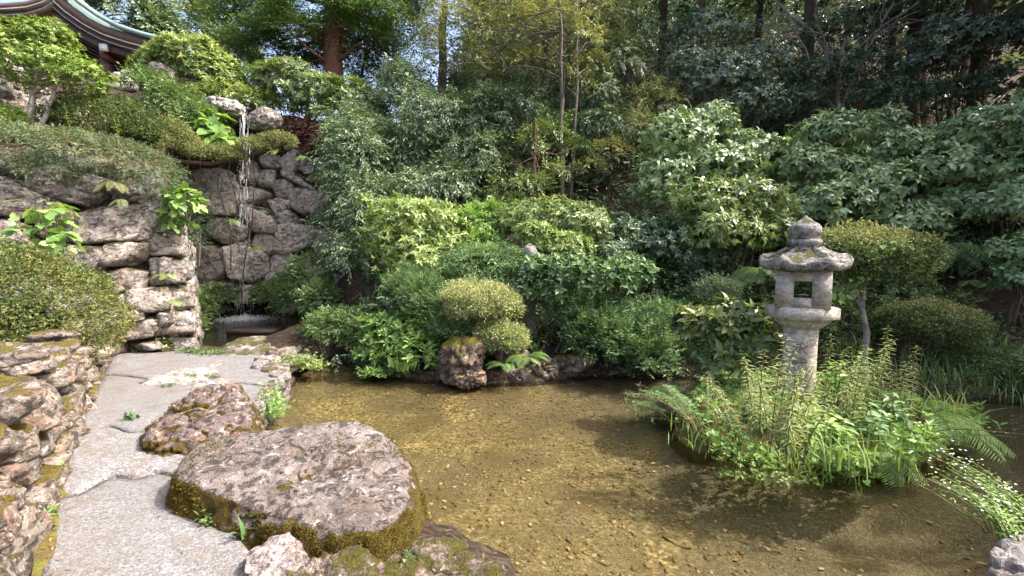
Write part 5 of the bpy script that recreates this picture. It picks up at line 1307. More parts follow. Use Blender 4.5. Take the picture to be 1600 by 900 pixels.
# ---------- right hillside
RH = 'large evergreens on the right slope'
def big(label, blobs, n, mat, Ln=.15, Wd=.055, **k):
    return shrub('evergreen_shrub', label, blobs, 'rosette', L[mat], int(n * 1.38), Ln * .94, Wd * .84, group=RH, tmpl='leaf', cnt=k.pop('cnt', 7), up=.05, droop=.62, r0=.03, bp=dict(lump=.3, shell=(.55, 1.06), gap=-.42, gapf=1.2), **k)
big('large glossy evergreen left of the lantern, pale drooping leaves', [(1060, 230, 9.4, 56, 44, .9), (1100, 200, 9.8, 44, 34, .8), (1040, 290, 9.0, 46, 44, .8), (1110, 270, 9.0, 60, 40, .9), (1170, 245, 9.4, 50, 32, .8)], 1050, 'pale')
big('yellower evergreen directly behind the lantern top', [(1110, 320, 7.9, 60, 36, .7), (1170, 315, 7.9, 52, 36, .7), (1130, 365, 7.6, 60, 34, .7), (1200, 360, 7.7, 40, 36, .6)], 900, 'pale_warm', .125, .045)
big('evergreen with tiered branches behind the clipped tree', [(1290, 215, 9.0, 46, 34, .8), (1250, 270, 8.8, 50, 34, .8), (1300, 270, 8.6, 60, 34, .8), (1270, 330, 8.2, 60, 40, .8), (1370, 200, 9.4, 34, 26, .6)], 1000, 'pale')
big('wide silvery evergreen with horizontal leaf tiers at right', [(1380, 240, 8.6, 60, 26, .8), (1440, 270, 8.2, 70, 34, .9), (1360, 300, 8.2, 60, 34, .8), (1480, 320, 7.9, 60, 34, .8), (1400, 350, 7.9, 60, 30, .7)], 1250, 'pale', .14, .062)
big('silvery evergreen running out of the right edge', [(1540, 210, 7.8, 60, 34, .8), (1590, 250, 7.6, 60, 44, .9), (1520, 270, 7.8, 60, 36, .8), (1570, 320, 7.4, 60, 40, .8), (1640, 190, 7.8, 70, 50, .9)], 1250, 'pale', .14, .062)
big('low evergreen branch dipping in at the right edge above the brown slope', [(1600, 400, 6.6, 34, 30, .4), (1585, 435, 6.5, 24, 22, .3), (1640, 420, 6.5, 44, 44, .5)], 330, 'pale', .12, .05)
big('bluish evergreen in hazy shade above the pale thicket', [(1130, 130, 12, 56, 36, .9), (1080, 110, 12.4, 50, 36, .9), (1170, 170, 11.4, 50, 26, .8), (1100, 60, 13, 60, 30, 1), (1190, 100, 12.4, 30, 30, .7)], 850, 'bluish_dark', .15, .06)
big('dark understory bush at the upper right, glossy leaves in tiers', [(1480, 55, 11.5, 50, 20, .7), (1530, 75, 11.2, 60, 24, .8), (1460, 100, 11.5, 40, 18, .6), (1590, 50, 11.2, 50, 30, .8)], 650, 'bluish_dark', .16, .06)
big('shaded bush beneath the bare-branched tree', [(1270, 120, 12.5, 46, 26, .8), (1240, 160, 12, 40, 24, .7), (1350, 110, 12.5, 50, 30, .8), (1380, 150, 11.8, 46, 24, .8), (1300, 60, 13.5, 60, 34, 1)], 700, 'dark', .14, .05)
big('shaded thicket at the upper right under the forest', [(1450, 150, 11, 60, 20, .8), (1540, 140, 10.6, 60, 24, .8), (1420, 30, 13.5, 60, 34, 1), (1590, 120, 10.2, 40, 26, .8)], 600, 'dark', .14, .05)
big('dark evergreen undergrowth below the silvery tiers', [(1480, 390, 8.0, 60, 24, .6), (1560, 370, 8.0, 50, 30, .6), (1420, 400, 8.0, 50, 24, .6)], 420, 'dark', .11, .045)
bigleaf('overhanging_twig', 'sunlit pale leaf spray poking in at the right edge', [(1590, 96, 5.5, 14, 6, .1)], L['pale_warm'], 10, .10, P(1630, 90, 5.6), 'oval', .2, .45, 'twig')
# bare-branched tree
bt = thing('bare_tree', P(1312, 172, 13), 'bare-branched small tree with arching grey limbs high on the slope', 'tree')
mb = MB(); tips = []
def grow_br(p, d, ln_, r_, lev):
    n = 7
    pts = [np.asarray(p)]
    dd = norm(d)
    for i in range(n - 1):
        dd = norm(dd + rng.normal(0, .13, 3) + UPV * (.06 if lev < 2 else -.035))
        pts.append(pts[-1] + dd * ln_ / (n - 1))
    pts = np.array(pts)
    mb.tube(pts, np.linspace(r_, r_ * .55, n), 6 if lev < 2 else 4)
    if lev < 4:
        for i in range(3 if lev < 3 else 2):
            j = rng.integers(2, n)
            nd = norm(dd + rng.normal(0, .62, 3) * np.array([1, .7, .55]))
            grow_br(pts[j], nd, ln_ * rng.uniform(.55, .8), r_ * .55, lev + 1)
    else: tips.append(pts[-1])
for tgt, rr in (((1270, -10), .075), ((1385, 0), .06), ((1215, 60), .06), ((1330, -40), .06)):
    p0, p1 = P(1312, 178, 13), P(*tgt, 13 + rng.normal(0, .6))
    q = bend(p0, p0 + (p1 - p0) * .55, 6, .05); mb.tube(q, np.linspace(rr, rr * .7, 6), 8)
    for _ in range(2): grow_br(q[-1], (p1 - p0) + rng.normal(0, .5, 3), np.linalg.norm(p1 - p0) * .6, rr * .6, 2)
    grow_br(q[3], (p1 - p0) + rng.normal(0, .9, 3), np.linalg.norm(p1 - p0) * .55, rr * .5, 2)
mb.build('trunk', M['bark_grey'], bt, True)
Lf = Leaves(); tp = np.array(tips); k_plate(Lf, tp[::2], norm(rng.normal(size=tp[::2].shape)), .07, .03, 7, .16, rd=np.full(len(tp[::2]), .4)); Lf.build('crown', L['golden'], bt)
# tall forest trees: trunks in the picture, crowns above it
fk = [(1428, 110, 14, .22, 'straight dark trunk at the upper right of the slope'), (1385, 90, 16, .14, 'thinner dark trunk behind the bare-branched tree'), (1085, 60, 16, .16, 'dark straight trunk above the bluish evergreen'), (1180, 20, 18, .16, 'far dark trunk between bluish evergreen and bare tree'),
      (1540, 60, 15, .2, 'dark trunk in the upper right corner'), (980, 110, 17, .16, 'dark trunk right of the golden tree'), (1620, 60, 13, .2, 'trunk just at the right edge of the forest'), (690, 60, 19, .2, 'dark trunk behind the tall oak'), (830, 40, 19, .16, 'dark trunk deep behind the golden tree')]
for i, (px, py, Y, rr, lab) in enumerate(fk):
    b = P(px, py, Y); b[2] = h1(b[0], b[1])
    top = b + np.array([.3, 0, 8.5 + rng.uniform(0, 1.5)])
    B = [(top + rng.normal(0, 1, 3) * np.array([1.5, 1.5, .8]), np.array([2.3, 2.1, 1.5]) * rng.uniform(.8, 1.15)) for _ in range(4)]
    tree('forest_tree', lab, B, 'plate', L['dark'], 500, .32, .17, b, rr, 'bark', tmpl='quad', trunk=top, group='tall forest trees on the hill', cnt=8, rad=.6, bp=dict(lump=.35, shell=(.3, 1.05), keepback=1.0, low=-1))
# dark wood behind everything
for i, (x, y, hh) in enumerate(((11.2, 1.6, 7.0), (11.0, 3.8, 7.0), (11.3, 5.8, 7.0), (12.6, 8.2, 7.4), (12.4, 12.2, 7.4), (14.5, 12.0, 8.0), (13.8, 15.5, 8.5), (9.5, 15, 9.0), (17, 17.5, 9), (6, 19, 8.5), (1.5, 21, 8.5))):
    b = np.array([x, y, h1(x, y)]); top = b + np.array([0, 0, hh])
    B = [(top + rng.normal(0, 1, 3) * (np.array([1.3, 1.3, .9]) if y > 7 else np.array([.5, .8, .8])) - np.array([0, 0, 1.0]), np.array([2.2, 2.0, 1.7])) for _ in range(4)]
    tree('forest_tree', 'tall broad-crowned forest tree shading the right slope, its crown high over the pond', B, 'plate', L['dark'], 720 if y < 7 else 520, .32, .17, b, .2, 'bark', tmpl='quad', trunk=top, group='tall shade trees on the hill', cnt=8, rad=.6, bp=dict(lump=.35, shell=(.3, 1.05), keepback=1.0, low=-1))
bw = [(P(a, b, 20.5), np.array([1.9, 1.3, 1.6])) for a, b in ((600, 95), (640, 40), (660, 100), (695, 60), (740, 90), (700, 10), (620, 0), (570, 20), (780, 60), (690, 130))]
for i in range(40):
    px = rng.uniform(400, 900); Y = rng.uniform(19, 27); py = rng.uniform(-80, 135)
    if px < 470 and py < 60: continue
    bw.append((P(px, py, Y), np.array([2.2, 1.6, 1.8]) * rng.uniform(.8, 1.2)))
for i in range(60):
    px = rng.uniform(620, 1750); Y = rng.uniform(28, 38); py = rng.uniform(-80, 60)
    bw.append((P(px, py, Y), np.array([3.6, 2.2, 2.6]) * rng.uniform(.8, 1.2)))
for i in range(70):
    px = rng.uniform(600, 1700); Y = rng.uniform(17, 27); py = rng.uniform(-70, 110)
    b = P(px, py, Y)
    if b[2] > h1(b[0], b[1]) - .5: bw.append((b, np.array([2.3, 1.6, 1.7]) * rng.uniform(.8, 1.2)))
for i in range(34):
    px = rng.uniform(560, 1680); Y = rng.uniform(15, 24); py = rng.uniform(-40, 150)
    b = P(px, py, Y); b[2] = h1(b[0], b[1]) + rng.uniform(.6, 2.5)
    bw.append((b, np.array([1.7, 1.3, 1.3]) * rng.uniform(.7, 1.2)))
Lf = Leaves(); p, nn = blobpts(bw, 8500, lump=.35, shell=(.4, 1.05), keepback=.1, seed=900)
k_spray(Lf, p, nn, .22, .085, cnt=8, tw=.4, droop=.4, rd=tone(p, 31, .5)); stuff(Lf.build('forest_undergrowth', L['dark'], None, 'quad'), 'shadowy evergreen undergrowth filling the hillside forest', 'undergrowth')

# ---------- beside the lantern
def stdtree(name, label, blobs, mat, n, base, trunkpts, smat, Ln=.04, Wd=.02, r0=.045):
    B = bl(*blobs); root = thing(name, base, label, 'tree')
    Lf = Leaves(); p, nn = blobpts(B, n, lump=.24, shell=(.74, 1.1), low=-.7, keepback=.3, seed=n)
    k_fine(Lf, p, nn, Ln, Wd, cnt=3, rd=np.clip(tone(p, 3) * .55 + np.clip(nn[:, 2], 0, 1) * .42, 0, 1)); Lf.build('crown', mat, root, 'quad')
    mb = MB(); q = np.array(trunkpts); mb.tube(q, np.linspace(r0, r0 * .6, len(q)), 8)
    for c, R in B:
        for k in range(3): mb.tube(bend(q[-1 - (k % 2)], c + rdir(1)[0] * R * .6, 6, .08), np.linspace(r0 * .5, .006, 6), 5)
    mb.build('trunk', M[smat], root, True)
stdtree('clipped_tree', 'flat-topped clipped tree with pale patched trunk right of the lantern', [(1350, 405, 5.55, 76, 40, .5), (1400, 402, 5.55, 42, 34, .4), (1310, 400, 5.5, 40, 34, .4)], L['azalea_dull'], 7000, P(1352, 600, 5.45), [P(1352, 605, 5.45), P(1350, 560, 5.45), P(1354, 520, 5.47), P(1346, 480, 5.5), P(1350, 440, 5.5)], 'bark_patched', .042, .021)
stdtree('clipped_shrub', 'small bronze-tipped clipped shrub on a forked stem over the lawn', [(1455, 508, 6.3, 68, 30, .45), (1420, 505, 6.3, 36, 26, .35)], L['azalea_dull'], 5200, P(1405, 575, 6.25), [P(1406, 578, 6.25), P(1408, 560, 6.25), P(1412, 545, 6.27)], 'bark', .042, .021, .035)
shrub('aucuba', 'variegated broad-leaved bush to the left of the lantern post', [(1140, 505, 4.95, 52, 36, .35), (1180, 525, 4.8, 36, 40, .3), (1090, 510, 5.0, 32, 26, .25), (1130, 555, 4.85, 44, 34, .3)], 'rosette', L['variegated'], 210, .135, .058, tmpl='oval', cnt=6, up=.5, droop=.35, smat='stem_green', bp=dict(lump=.25, shell=(.5, 1.05)), r0=.012)
shrub('grey_bush', 'small grey-leaved bush behind the variegated bush', [(1120, 455, 6.6, 34, 20, .3)], 'fine', L['juniper'], 1500, .03, .013, tmpl='quad', cnt=3)
# trailing heart-leaved vine in the clipped tree
bigleaf('vine', 'heart-leaved vine trailing under the clipped tree', [(1345, 440, 5.2, 24, 20, .12), (1325, 462, 5.2, 22, 12, .1), (1300, 468, 5.15, 16, 8, .1), (1390, 385, 5.1, 30, 16, .1)], L['bright'], 60, .075, P(1345, 428, 5.4), 'heart', 1.0, .9, 'vine', None, .1)

# ---------- ferns
def on_isl0(px, py): return G(px, py, .12)
def fern(name, label, base, nf, ln_, mat, az=None, spread=math.pi, lift=.9, group=None, arch=1.0):
    base = np.asarray(base, float); root = thing(name, base, label, 'fern', group)
    Lf, mb = Leaves(), MB()
    for q in range(nf):
        a = (rng.uniform(0, 2 * math.pi) if az is None else az + rng.uniform(-.5, .5) * spread)
        d = np.array([math.cos(a), math.sin(a), 0]); l = ln_ * rng.uniform(.7, 1.1); li = lift * rng.uniform(.6, 1.1)
        t = np.linspace(0, 1, 16)[:, None]
        pts = base + d * (l * t) + UPV * l * (li * t - arch * (t ** 2) * (li * .5 + .45))
        mb.tube(pts, np.linspace(.004, .0015, 16), 4)
        side = np.array([-d[1], d[0], 0]); tg = norm(np.gradient(pts, axis=0)); up = norm(np.cross(tg, side)); up = np.where(up[:, 2:] < 0, -up, up)
        f = np.linspace(.14, 1, 24)
        ip = np.stack([np.interp(f, t[:, 0], pts[:, i]) for i in range(3)], -1); it = np.stack([np.interp(f, t[:, 0], tg[:, i]) for i in range(3)], -1); iu = np.stack([np.interp(f, t[:, 0], up[:, i]) for i in range(3)], -1)
        w = l * .30 * np.sin(np.clip(f, 0, 1) * math.pi * .93 + .18) ** .8 + .008
        for sg in (-1, 1):
            Lf.add(ip, norm(side * sg + it * .45 - UPV * .15 + rng.normal(0, .05, ip.shape)), iu, w, np.full(24, l * .020 + .002), np.clip(rng.normal(.5, .2) + rng.normal(0, .1, 24), 0, 1))
    Lf.build('fronds', mat, root); mb.build('stems', M['stem_green'], root, True)
    return root
fern('fern', 'large shaded fern under the silvery evergreen at right', P(1470, 385, 7.3), 12, .75, L['mid'], -1.6, 2.6, .5, arch=1.4)
fern('fern', 'second fern hanging over the brown slope at right', P(1525, 395, 7.2), 8, .6, L['mid'], -1.4, 2.4, .4, arch=1.4)
fern('fern', 'small pale fern sprouting from the brown slope', P(1512, 440, 7.0), 5, .35, L['bright'], -1.5, 2.8, .6)
fern('fern', 'dark fern behind the lantern platform', P(1180, 420, 6.9), 9, .55, L['mid'], -1.6, 2.8, .5, arch=1.4)
fern('fern', 'bright fern at the waterline between the bank rocks', P(822, 560, 6.1), 9, .34, L['bright'], -1.6, 3.4, .9)
fern('fern', 'low fern beside the mossy rocks', P(790, 572, 6.05), 7, .26, L['bright'], -1.8, 3.4, .9)
fern('fern', 'lime fern at the left tip of the island', P(1045, 610, 4.75), 8, .26, L['bright'], -2.2, 3.6, .9)
fern('fern', 'arching fern at the right end of the island', P(1440, 650, 3.95), 13, .50, L['bright'], -.3, 3.2, .8, arch=1.1)
fern('fern', 'low fern fronds trailing to the water at the right of the island', P(1370, 705, 3.6), 10, .36, L['bright'], -.9, 2.4, .5, arch=1.4)
fern('fern', 'wide fern sprawling over the channel right of the island', on_isl0(1480, 670), 11, .48, L['bright'], -.2, 3.4, .7, arch=1.2)
fern('fern', 'yellow fern tuft in a joint at the wall corner', P(262, 430, 7.25), 6, .24, L['yellow'], -.8, 3, .5)
fern('fern', 'dry yellow fern hanging from the top of the tall wall', P(178, 285, 6.75), 7, .26, L['golden'], -1.4, 2.6, .3, arch=1.6)
fern('fern', 'golden fern lower down beside the hanging dry fern', P(190, 312, 6.75), 5, .2, L['golden'], -1.4, 2.6, .2, arch=1.6)
fern('fern', 'small fern on a ledge of the waterfall wall', P(432, 236, 11.6), 7, .3, L['bright'], -1.6, 3, .5, arch=1.4)
fern('fern', 'light fern at the upper right of the waterfall wall', P(475, 246, 11.6), 6, .3, L['bright'], -1.6, 3, .5, arch=1.4)
fern('fern', 'small fern in the joint right of the falling water', P(405, 385, 11.6), 6, .26, L['bright'], -1.6, 3, .4, arch=1.4)
fern('fern', 'little fern on the ledge left of the falling water', P(365, 345, 11.6), 6, .26, L['bright'], -1.6, 3, .4, arch=1.4)
fern('fern', 'fern tuft low at the end of the tall wall', P(272, 472, 7.3), 5, .2, L['yellow'], -.8, 3, .5)

# ---------- grasses and weeds
def blades(Lst, base, n, ln_, wd, spread=.05, lean=None, droop=1.0):
    """curved grass blades as strips; returns V, F, rnd"""
    b = np.asarray(base, float) + rng.normal(0, spread, (n, 3)) * np.array([1, 1, 0])
    a = rng.uniform(0, 2 * math.pi, n)
    d = np.stack([np.cos(a), np.sin(a), np.zeros(n)], -1) * rng.uniform(.25, 1.35, n)[:, None]
    if lean is not None: d = d + np.asarray(lean)
    l = ln_ * rng.uniform(.5, 1.1, n)
    side = norm(np.cross(d, UPV) + 1e-6)
    rows = []
    ts = [0, .3, .6, .85, 1]
    for t in ts:
        c = b + UPV * (l * (t - .42 * droop * t * t * np.clip(np.linalg.norm(d, axis=1), 0, 1.2)))[:, None] + d * (l * t * t * .85)[:, None]
        w = wd * (1 - t ** 2) * .5
        rows.append(c - side * w); rows.append(c + side * w)
    V = np.stack(rows, 1).reshape(-1, 3)
    f = np.array([[2 * i, 2 * i + 1, 2 * i + 3, 2 * i + 2] for i in range(len(ts) - 1)])
    F = (f[None] + (np.arange(n) * 2 * len(ts))[:, None, None]).reshape(-1, 4)
    Lst.append((V, F, np.repeat(rng.random(n), 2 * len(ts))))
def build_blades(Lst, name, mat, parent=None):
    n, Vs, Fs, Rs = 0, [], [], []
    for V, F, R in Lst:
        Vs.append(V); Fs.append(F + n); Rs.append(R); n += len(V)
    V = np.concatenate(Vs); F = np.concatenate(Fs); TRI[0] += len(F) * 2
    if parent is not None: V = V - np.array(parent.location)
    me = mesh_np(name, V, F, True)
    at = me.attributes.new('rnd', 'FLOAT', 'POINT'); at.data.foreach_set('value', np.concatenate(Rs).astype(np.float32))
    return link(name, me, mat, parent)
def tuft(label, base, n, ln_, wd, mat, spread=.06, lean=None, group=None, droop=1.0):
    root = thing('grass_tuft', base, label, 'grass', group); q = []
    blades(q, base, n, ln_, wd, spread, lean, droop); build_blades(q, 'blades', mat, root)['kind'] = 'stuff'
    return root
def iz(px, py, zz=.33): return G(px, py, zz)
def on_isl(px, py):
    p = G(px, py, .3)
    for _ in range(4): p = G(px, py, max(0.0, float(islz(np.array([p[0]]), np.array([p[1]]))[0])))
    return p
# tall feathery goldenrods on the island
GR = 'tall narrow-leaved weeds round the lantern'
gold = [(1205, 690, .78, (-.02, 0), 'tall feathery weed right in front of the lantern post, its left side'), (1185, 680, .62, (-.12, 0), 'leaning narrow-leaved weed left of the lantern post'), (1222, 700, .60, (.03, 0), 'pale narrow-leaved weed before the lantern post foot'), (1290, 660, .70, (.02, .0), 'tall weed at the right side of the lantern post'),
        (1368, 640, .80, (.02, 0), 'tallest feathery weed before the clipped tree trunk'), (1345, 660, .58, (.10, 0), 'bushy narrow-leaved weed between lantern and clipped tree'),
        (1325, 668, .62, (-.06, 0), 'loose bent weed between the lantern and the blue-green plant'), (1235, 712, .5, (.1, 0), 'pale drooping weed at the very front of the lantern foot'), (1408, 660, .55, (.2, 0), 'outward-bent weed near the right ferns'), (1150, 690, .48, (-.2, 0), 'outward-bent weed at the left front of the island'),
        (1095, 600, .62, (-.02, .05), 'slender grey-green weed behind the left tip of the island'), (1165, 660, .5, (.15, 0), 'dry-tipped weed between the variegated bush and the post'), (1255, 690, .42, (.05, 0), 'short pale weed at the foot of the lantern')]
for px, py, hh, ln_, lab in gold:
    upright('feathery_weed', lab, on_isl(px, py), hh * rng.uniform(1.0, 1.35), L['weed'] if px != 1095 else L['blue'], (ln_[0] * 2 + rng.normal(0, .12), rng.normal(-.1, .1)), nl=60, Ln=.10, Wd=.011, group=GR, tip=.45, start=.12, sub=3, droop=.55, up=.45)
for px, py, lx, lab in ((1060, 660, -1.2, 'long weed arching out over the water at the left of the island'), (1075, 668, -.95, 'second arching weed with fuzzy tip left of the island'), (1085, 672, -.6, 'short arching weed with grassy leaves left of the island')):
    upright('arching_weed', lab, on_isl(px, py), .46, L['blue'], (lx, -.25), nl=70, Ln=.06, Wd=.010, group='weeds arching over the water', tip=.8, start=.45, sub=3, smat='stem_dry', droop=.3)
bl_w = [(1350, 690, .34, 'broad blue-green leaved plant in the middle of the island'), (1375, 675, .36, 'second broad-leaved plant right of the blue-green one'), (1305, 700, .26, 'leafy plant at the island front under the lantern'), (1265, 690, .3, 'broad-leaved shoot left of the leafy island plant'), (1410, 672, .3, 'drooping broad-leaved plant toward the right of the island'), (1300, 640, .5, 'yellow-green leafy stem beside the lantern post'), (1330, 615, .5, 'leafy stem behind the weeds right of the lantern'),
        (1452, 690, .22, 'drooping leaves over the water at the far right of the island')]
for i, (px, py, hh, lab) in enumerate(bl_w):
    upright('broadleaf_weed', lab, on_isl(px, py), hh, L['blue'] if i in (0, 1, 4) else L['bright'], (rng.uniform(-.1, .3), -.15), nl=16, Ln=.125, Wd=.05, group='broad-leaved weeds on the island', tmpl='oval', tip=.6, start=.25, sub=3, droop=.35, up=.35)
for px, py, n, l, lab in ((1240, 735, 70, .26, 'pale grass tuft at the island front'), (1285, 720, 80, .30, 'grass tuft below the lantern to the right'), (1200, 720, 70, .26, 'grass tuft below the lantern to the left'), (1330, 720, 70, .3, 'grass tuft beside the blue-green plant'), (1140, 665, 60, .28, 'grass tuft by the left shore rock'), (1110, 650, 60, .3, 'long-bladed grass under the variegated bush'),
                          (1180, 640, 60, .34, 'grass tuft close behind the leaning weed'), (1390, 690, 60, .3, 'grass tuft hanging at the right front of the island'), (1480, 655, 45, .40, 'wide-bladed grass arching at the right end of the island'), (1310, 750, 30, .26, 'long blades dipping into the water at the island front'), (1430, 640, 60, .3, 'fine grass at the back right of the island'), (1085, 690, 50, .22, 'grass overhanging the left shore')):
    tuft(lab, on_isl(px, py), int(n * .7), l * 1.1, .008 if px != 1480 else .02, L['bright'] if px % 4 else L['yellow'], .11, (0, -.15, 0), 'grass tufts on the island')
# island ground cover
gx, gy = rng.uniform(1.3, 4.5, 9000), rng.uniform(3.0, 5.9, 9000)
gz = islz(gx, gy); ok = (gz > .04) & (fbm(np.c_[gx, gy, gx * 0] * 3.0, 55, 3) > -.12 - .3 * (gz > .2))
p = np.c_[gx, gy, gz][ok][:3600]
Lf = Leaves()
k_rosette(Lf, p + np.array([0, 0, .02]), np.tile(UPV, (len(p), 1)) + rng.normal(0, .3, p.shape), .034, .024, cnt=4, up=.4, droop=.05, rd=tone(p, 61, 2.5))
stuff(Lf.build('island_ground_cover', L['bright'], None, 'lance'), 'small round-leaved ground cover over the island earth', 'ground cover')
CL = 'leafy clumps on the island'
def iclump(label, spots, n, mat, Ln, Wd, h=.07, **k):
    pt = []
    for px, py, rx, ry in spots:
        for _ in range(n):
            q = on_isl(px + rng.normal(0, rx * .5), py + rng.normal(0, ry * .5)); q[2] += abs(rng.normal(0, h)); pt.append(q)
    pt = np.array(pt); root = thing('leafy_clump', pt.mean(0), label, 'weed', CL)
    Lf = Leaves(); k_rosette(Lf, pt, norm(np.tile(UPV, (len(pt), 1)) + rng.normal(0, .4, pt.shape)), Ln, Wd, cnt=5, up=.5, droop=.1, rd=tone(pt, 8, 3)); Lf.build('foliage', mat, root, k.get('tmpl', 'oval'))
    mb = MB()
    for q in pt[::6]: mb.tube(np.array([q - UPV * (h * 2.5), q - UPV * h + rng.normal(0, .01, 3), q]), .0025, 4)
    mb.build('stems', M['stem_green'], root)['kind'] = 'stuff'
iclump('round-leaved bright clump at the island front, left of centre', [(1190, 725, 44, 16), (1140, 705, 34, 16)], 60, L['bright'], .045, .032)
iclump('yellowish round-leaved patch on the mossy front slope of the island', [(1170, 745, 60, 10), (1230, 755, 60, 8)], 55, L['yellow'], .03, .022, .03)
iclump('leafy clump spreading right of centre on the island front', [(1300, 735, 44, 16), (1345, 740, 40, 14)], 55, L['bright'], .05, .034)
iclump('clump of drooping bright leaves at the right shore of the island', [(1420, 715, 40, 16), (1460, 700, 34, 14)], 50, L['bright'], .065, .036, .10)
iclump('lime leafy clump along the left shore of the island', [(1085, 660, 40, 18), (1050, 640, 26, 12)], 55, L['bright'], .045, .024, .10, tmpl='lance')
iclump('long drooping leaves spilling right over the channel', [(1490, 690, 40, 14), (1510, 672, 30, 12)], 55, L['bright'], .085, .028, .12, tmpl='lance')
iclump('narrow-leaved tangle over the left shore of the island', [(1020, 650, 34, 14), (1000, 640, 24, 10)], 50, L['weed'], .06, .014, .09, tmpl='lance')
iclump('dark heart-leaved clump at the left foot of the lantern', [(1185, 660, 26, 22)], 60, L['blue'], .05, .04, .12, tmpl='heart')
# near weeds on banks and path joints
def weeds(name, label, pts, mat, Ln, Wd, cnt=5, up=.6, tmpl='lance', jitter=.05, parent=None):
    Lf = Leaves(); pts = np.asarray(pts)
    k_rosette(Lf, pts, norm(np.tile(UPV, (len(pts), 1)) + rng.normal(0, .35, pts.shape)), Ln, Wd, cnt=cnt, up=up, droop=.1, rd=tone(pts, 8, 3))
    return Lf.build(name, mat, parent, tmpl)
def patch(pxs, n, z=.2, h=.1):
    out = []
    for (px, py, rx, ry, w) in pxs:
        m = int(n * w)
        for _ in range(m):
            g = G(px + rng.normal(0, rx * .5), py + rng.normal(0, ry * .5), z); g[2] += abs(rng.normal(0, h)); out.append(g)
    return np.array(out)
def clump(label, pxs, n, mat, Ln, Wd, z=.2, h=.08, cat='weed', group=None, **k):
    pt = patch(pxs, n, z, h); b = pt.mean(0); b[2] = z
    root = thing('weed_clump', b, label, cat, group); weeds('foliage', '', pt, mat, Ln, Wd, parent=root, **k)
    mb = MB()
    for q in pt[::12]: mb.tube(np.array([[q[0], q[1], z - .02], (q + np.array([b[0], b[1], z])) / 2 * [1, 1, 1], q]), .003, 4)
    mb.build('stems', M['stem_green'], root)['kind'] = 'stuff'
clump('bright grassy weed clump between the red boulder and the pond', [(425, 645, 26, 14, 1)], 260, L['bright'], .045, .012, .08, .10, cnt=7)
clump('yellowish leafy clump on the kerb by the little cascade', [(465, 572, 34, 9, 1), (490, 575, 20, 6, .4)], 280, L['yellow'], .045, .024, .12, .08, cnt=5)
clump('green weeds along the foot of the tall wall', [(240, 540, 40, 8, .5), (285, 532, 20, 8, .4), (200, 546, 24, 5, .2)], 420, L['bright'], .06, .018, .2, .10, cnt=6)
clump('low weeds spreading toward the stepping rock', [(310, 552, 30, 4, 1), (345, 553, 16, 3, .4)], 160, L['mid'], .04, .014, .2, .03, cnt=6)
clump('tiny weeds in the joint of the pale inset stones', [(262, 602, 12, 2.5, .4), (300, 588, 12, 3, .5), (332, 588, 10, 3, .5)], 60, L['mid'], .03, .01, .21, .012, cnt=5)
clump('light grass fringe hanging into the pond left of the mossy rocks', [(585, 585, 22, 5, 1), (620, 580, 18, 6, .7)], 260, L['bright'], .05, .016, .05, .05, cnt=6)
clump('leafy growth on the pale rock at the moss-capped rock', [(712, 585, 14, 8, 1)], 60, L['bright'], .05, .022, .10, .08, cnt=5)
clump('dark leaves at the base of the flat boulder', [(330, 812, 12, 6, 1)], 30, L['mid'], .055, .022, .2, .02, cnt=5)
clump('weeds in the corner of the low wall and the path', [(75, 810, 8, 22, 1), (95, 735, 8, 14, .5)], 30, L['mid'], .05, .014, .2, .03, cnt=5)
clump('small weeds on the bank stones at the bottom edge', [(470, 862, 20, 8, .6), (520, 866, 24, 8, .6), (640, 872, 20, 8, .3)], 50, L['mid'], .03, .016, .15, .02, cnt=5)
tuft('bright grass tuft dipping into the pond beside the nettle clump', P(632, 578, 6.2), 90, .34, .012, L['bright'], .06, (0, -.3, 0))
tuft('dandelion-like tuft between the flat boulder and white rock', G(400, 832, .2), 16, .16, .035, L['blue'], .03)
tuft('small toothed-leaf tuft at the red boulder left end', G(203, 654, .2), 12, .12, .03, L['blue'], .02)
# white flowering weeds at the lower right
for k, (px, py, hh, lx, ly, lab) in enumerate(((1590, 840, .34, -.5, .6, 'flowering weed leaning left out of the corner rock'), (1575, 835, .3, -.9, .5, 'white-flowered weed sprawling over the water'), (1610, 830, .4, -.5, .9, 'taller white-flowered weed at the right edge'), (1580, 850, .26, -.3, .2, 'short flowering weed on the corner rock'))):
    root = upright('flowering_weed', lab, G(px, py, .38), hh, L['bright'], (lx, ly), nl=22, Ln=.04, Wd=.010, group='white-flowered weeds by the corner rock', sub=7, tip=.5, start=.3)
    Lf = Leaves(); b = np.array(root.location)
    n = 18
    t = rng.uniform(.35, 1.1, n)
    pos = b + np.c_[lx * hh * t ** 1.8 + rng.normal(0, .05, n), ly * hh * t ** 1.8 + rng.normal(0, .05, n), hh * t + rng.normal(0, .025, n)]
    for i in range(5):
        a = i * 1.2566 + rng.uniform(0, .5, n); Lf.add(pos, np.c_[np.cos(a), np.sin(a), np.full(n, .3)], UPV, .007, .005)
    Lf.build('flowers', M['petal'], root, 'quad')['kind'] = 'stuff'
upright('arching_weed', 'long bright stem reaching from the island to the white flowers', on_isl(1440, 690), .30, L['bright'], (1.6, -.9), nl=30, Ln=.05, Wd=.014, sub=2, start=.2)

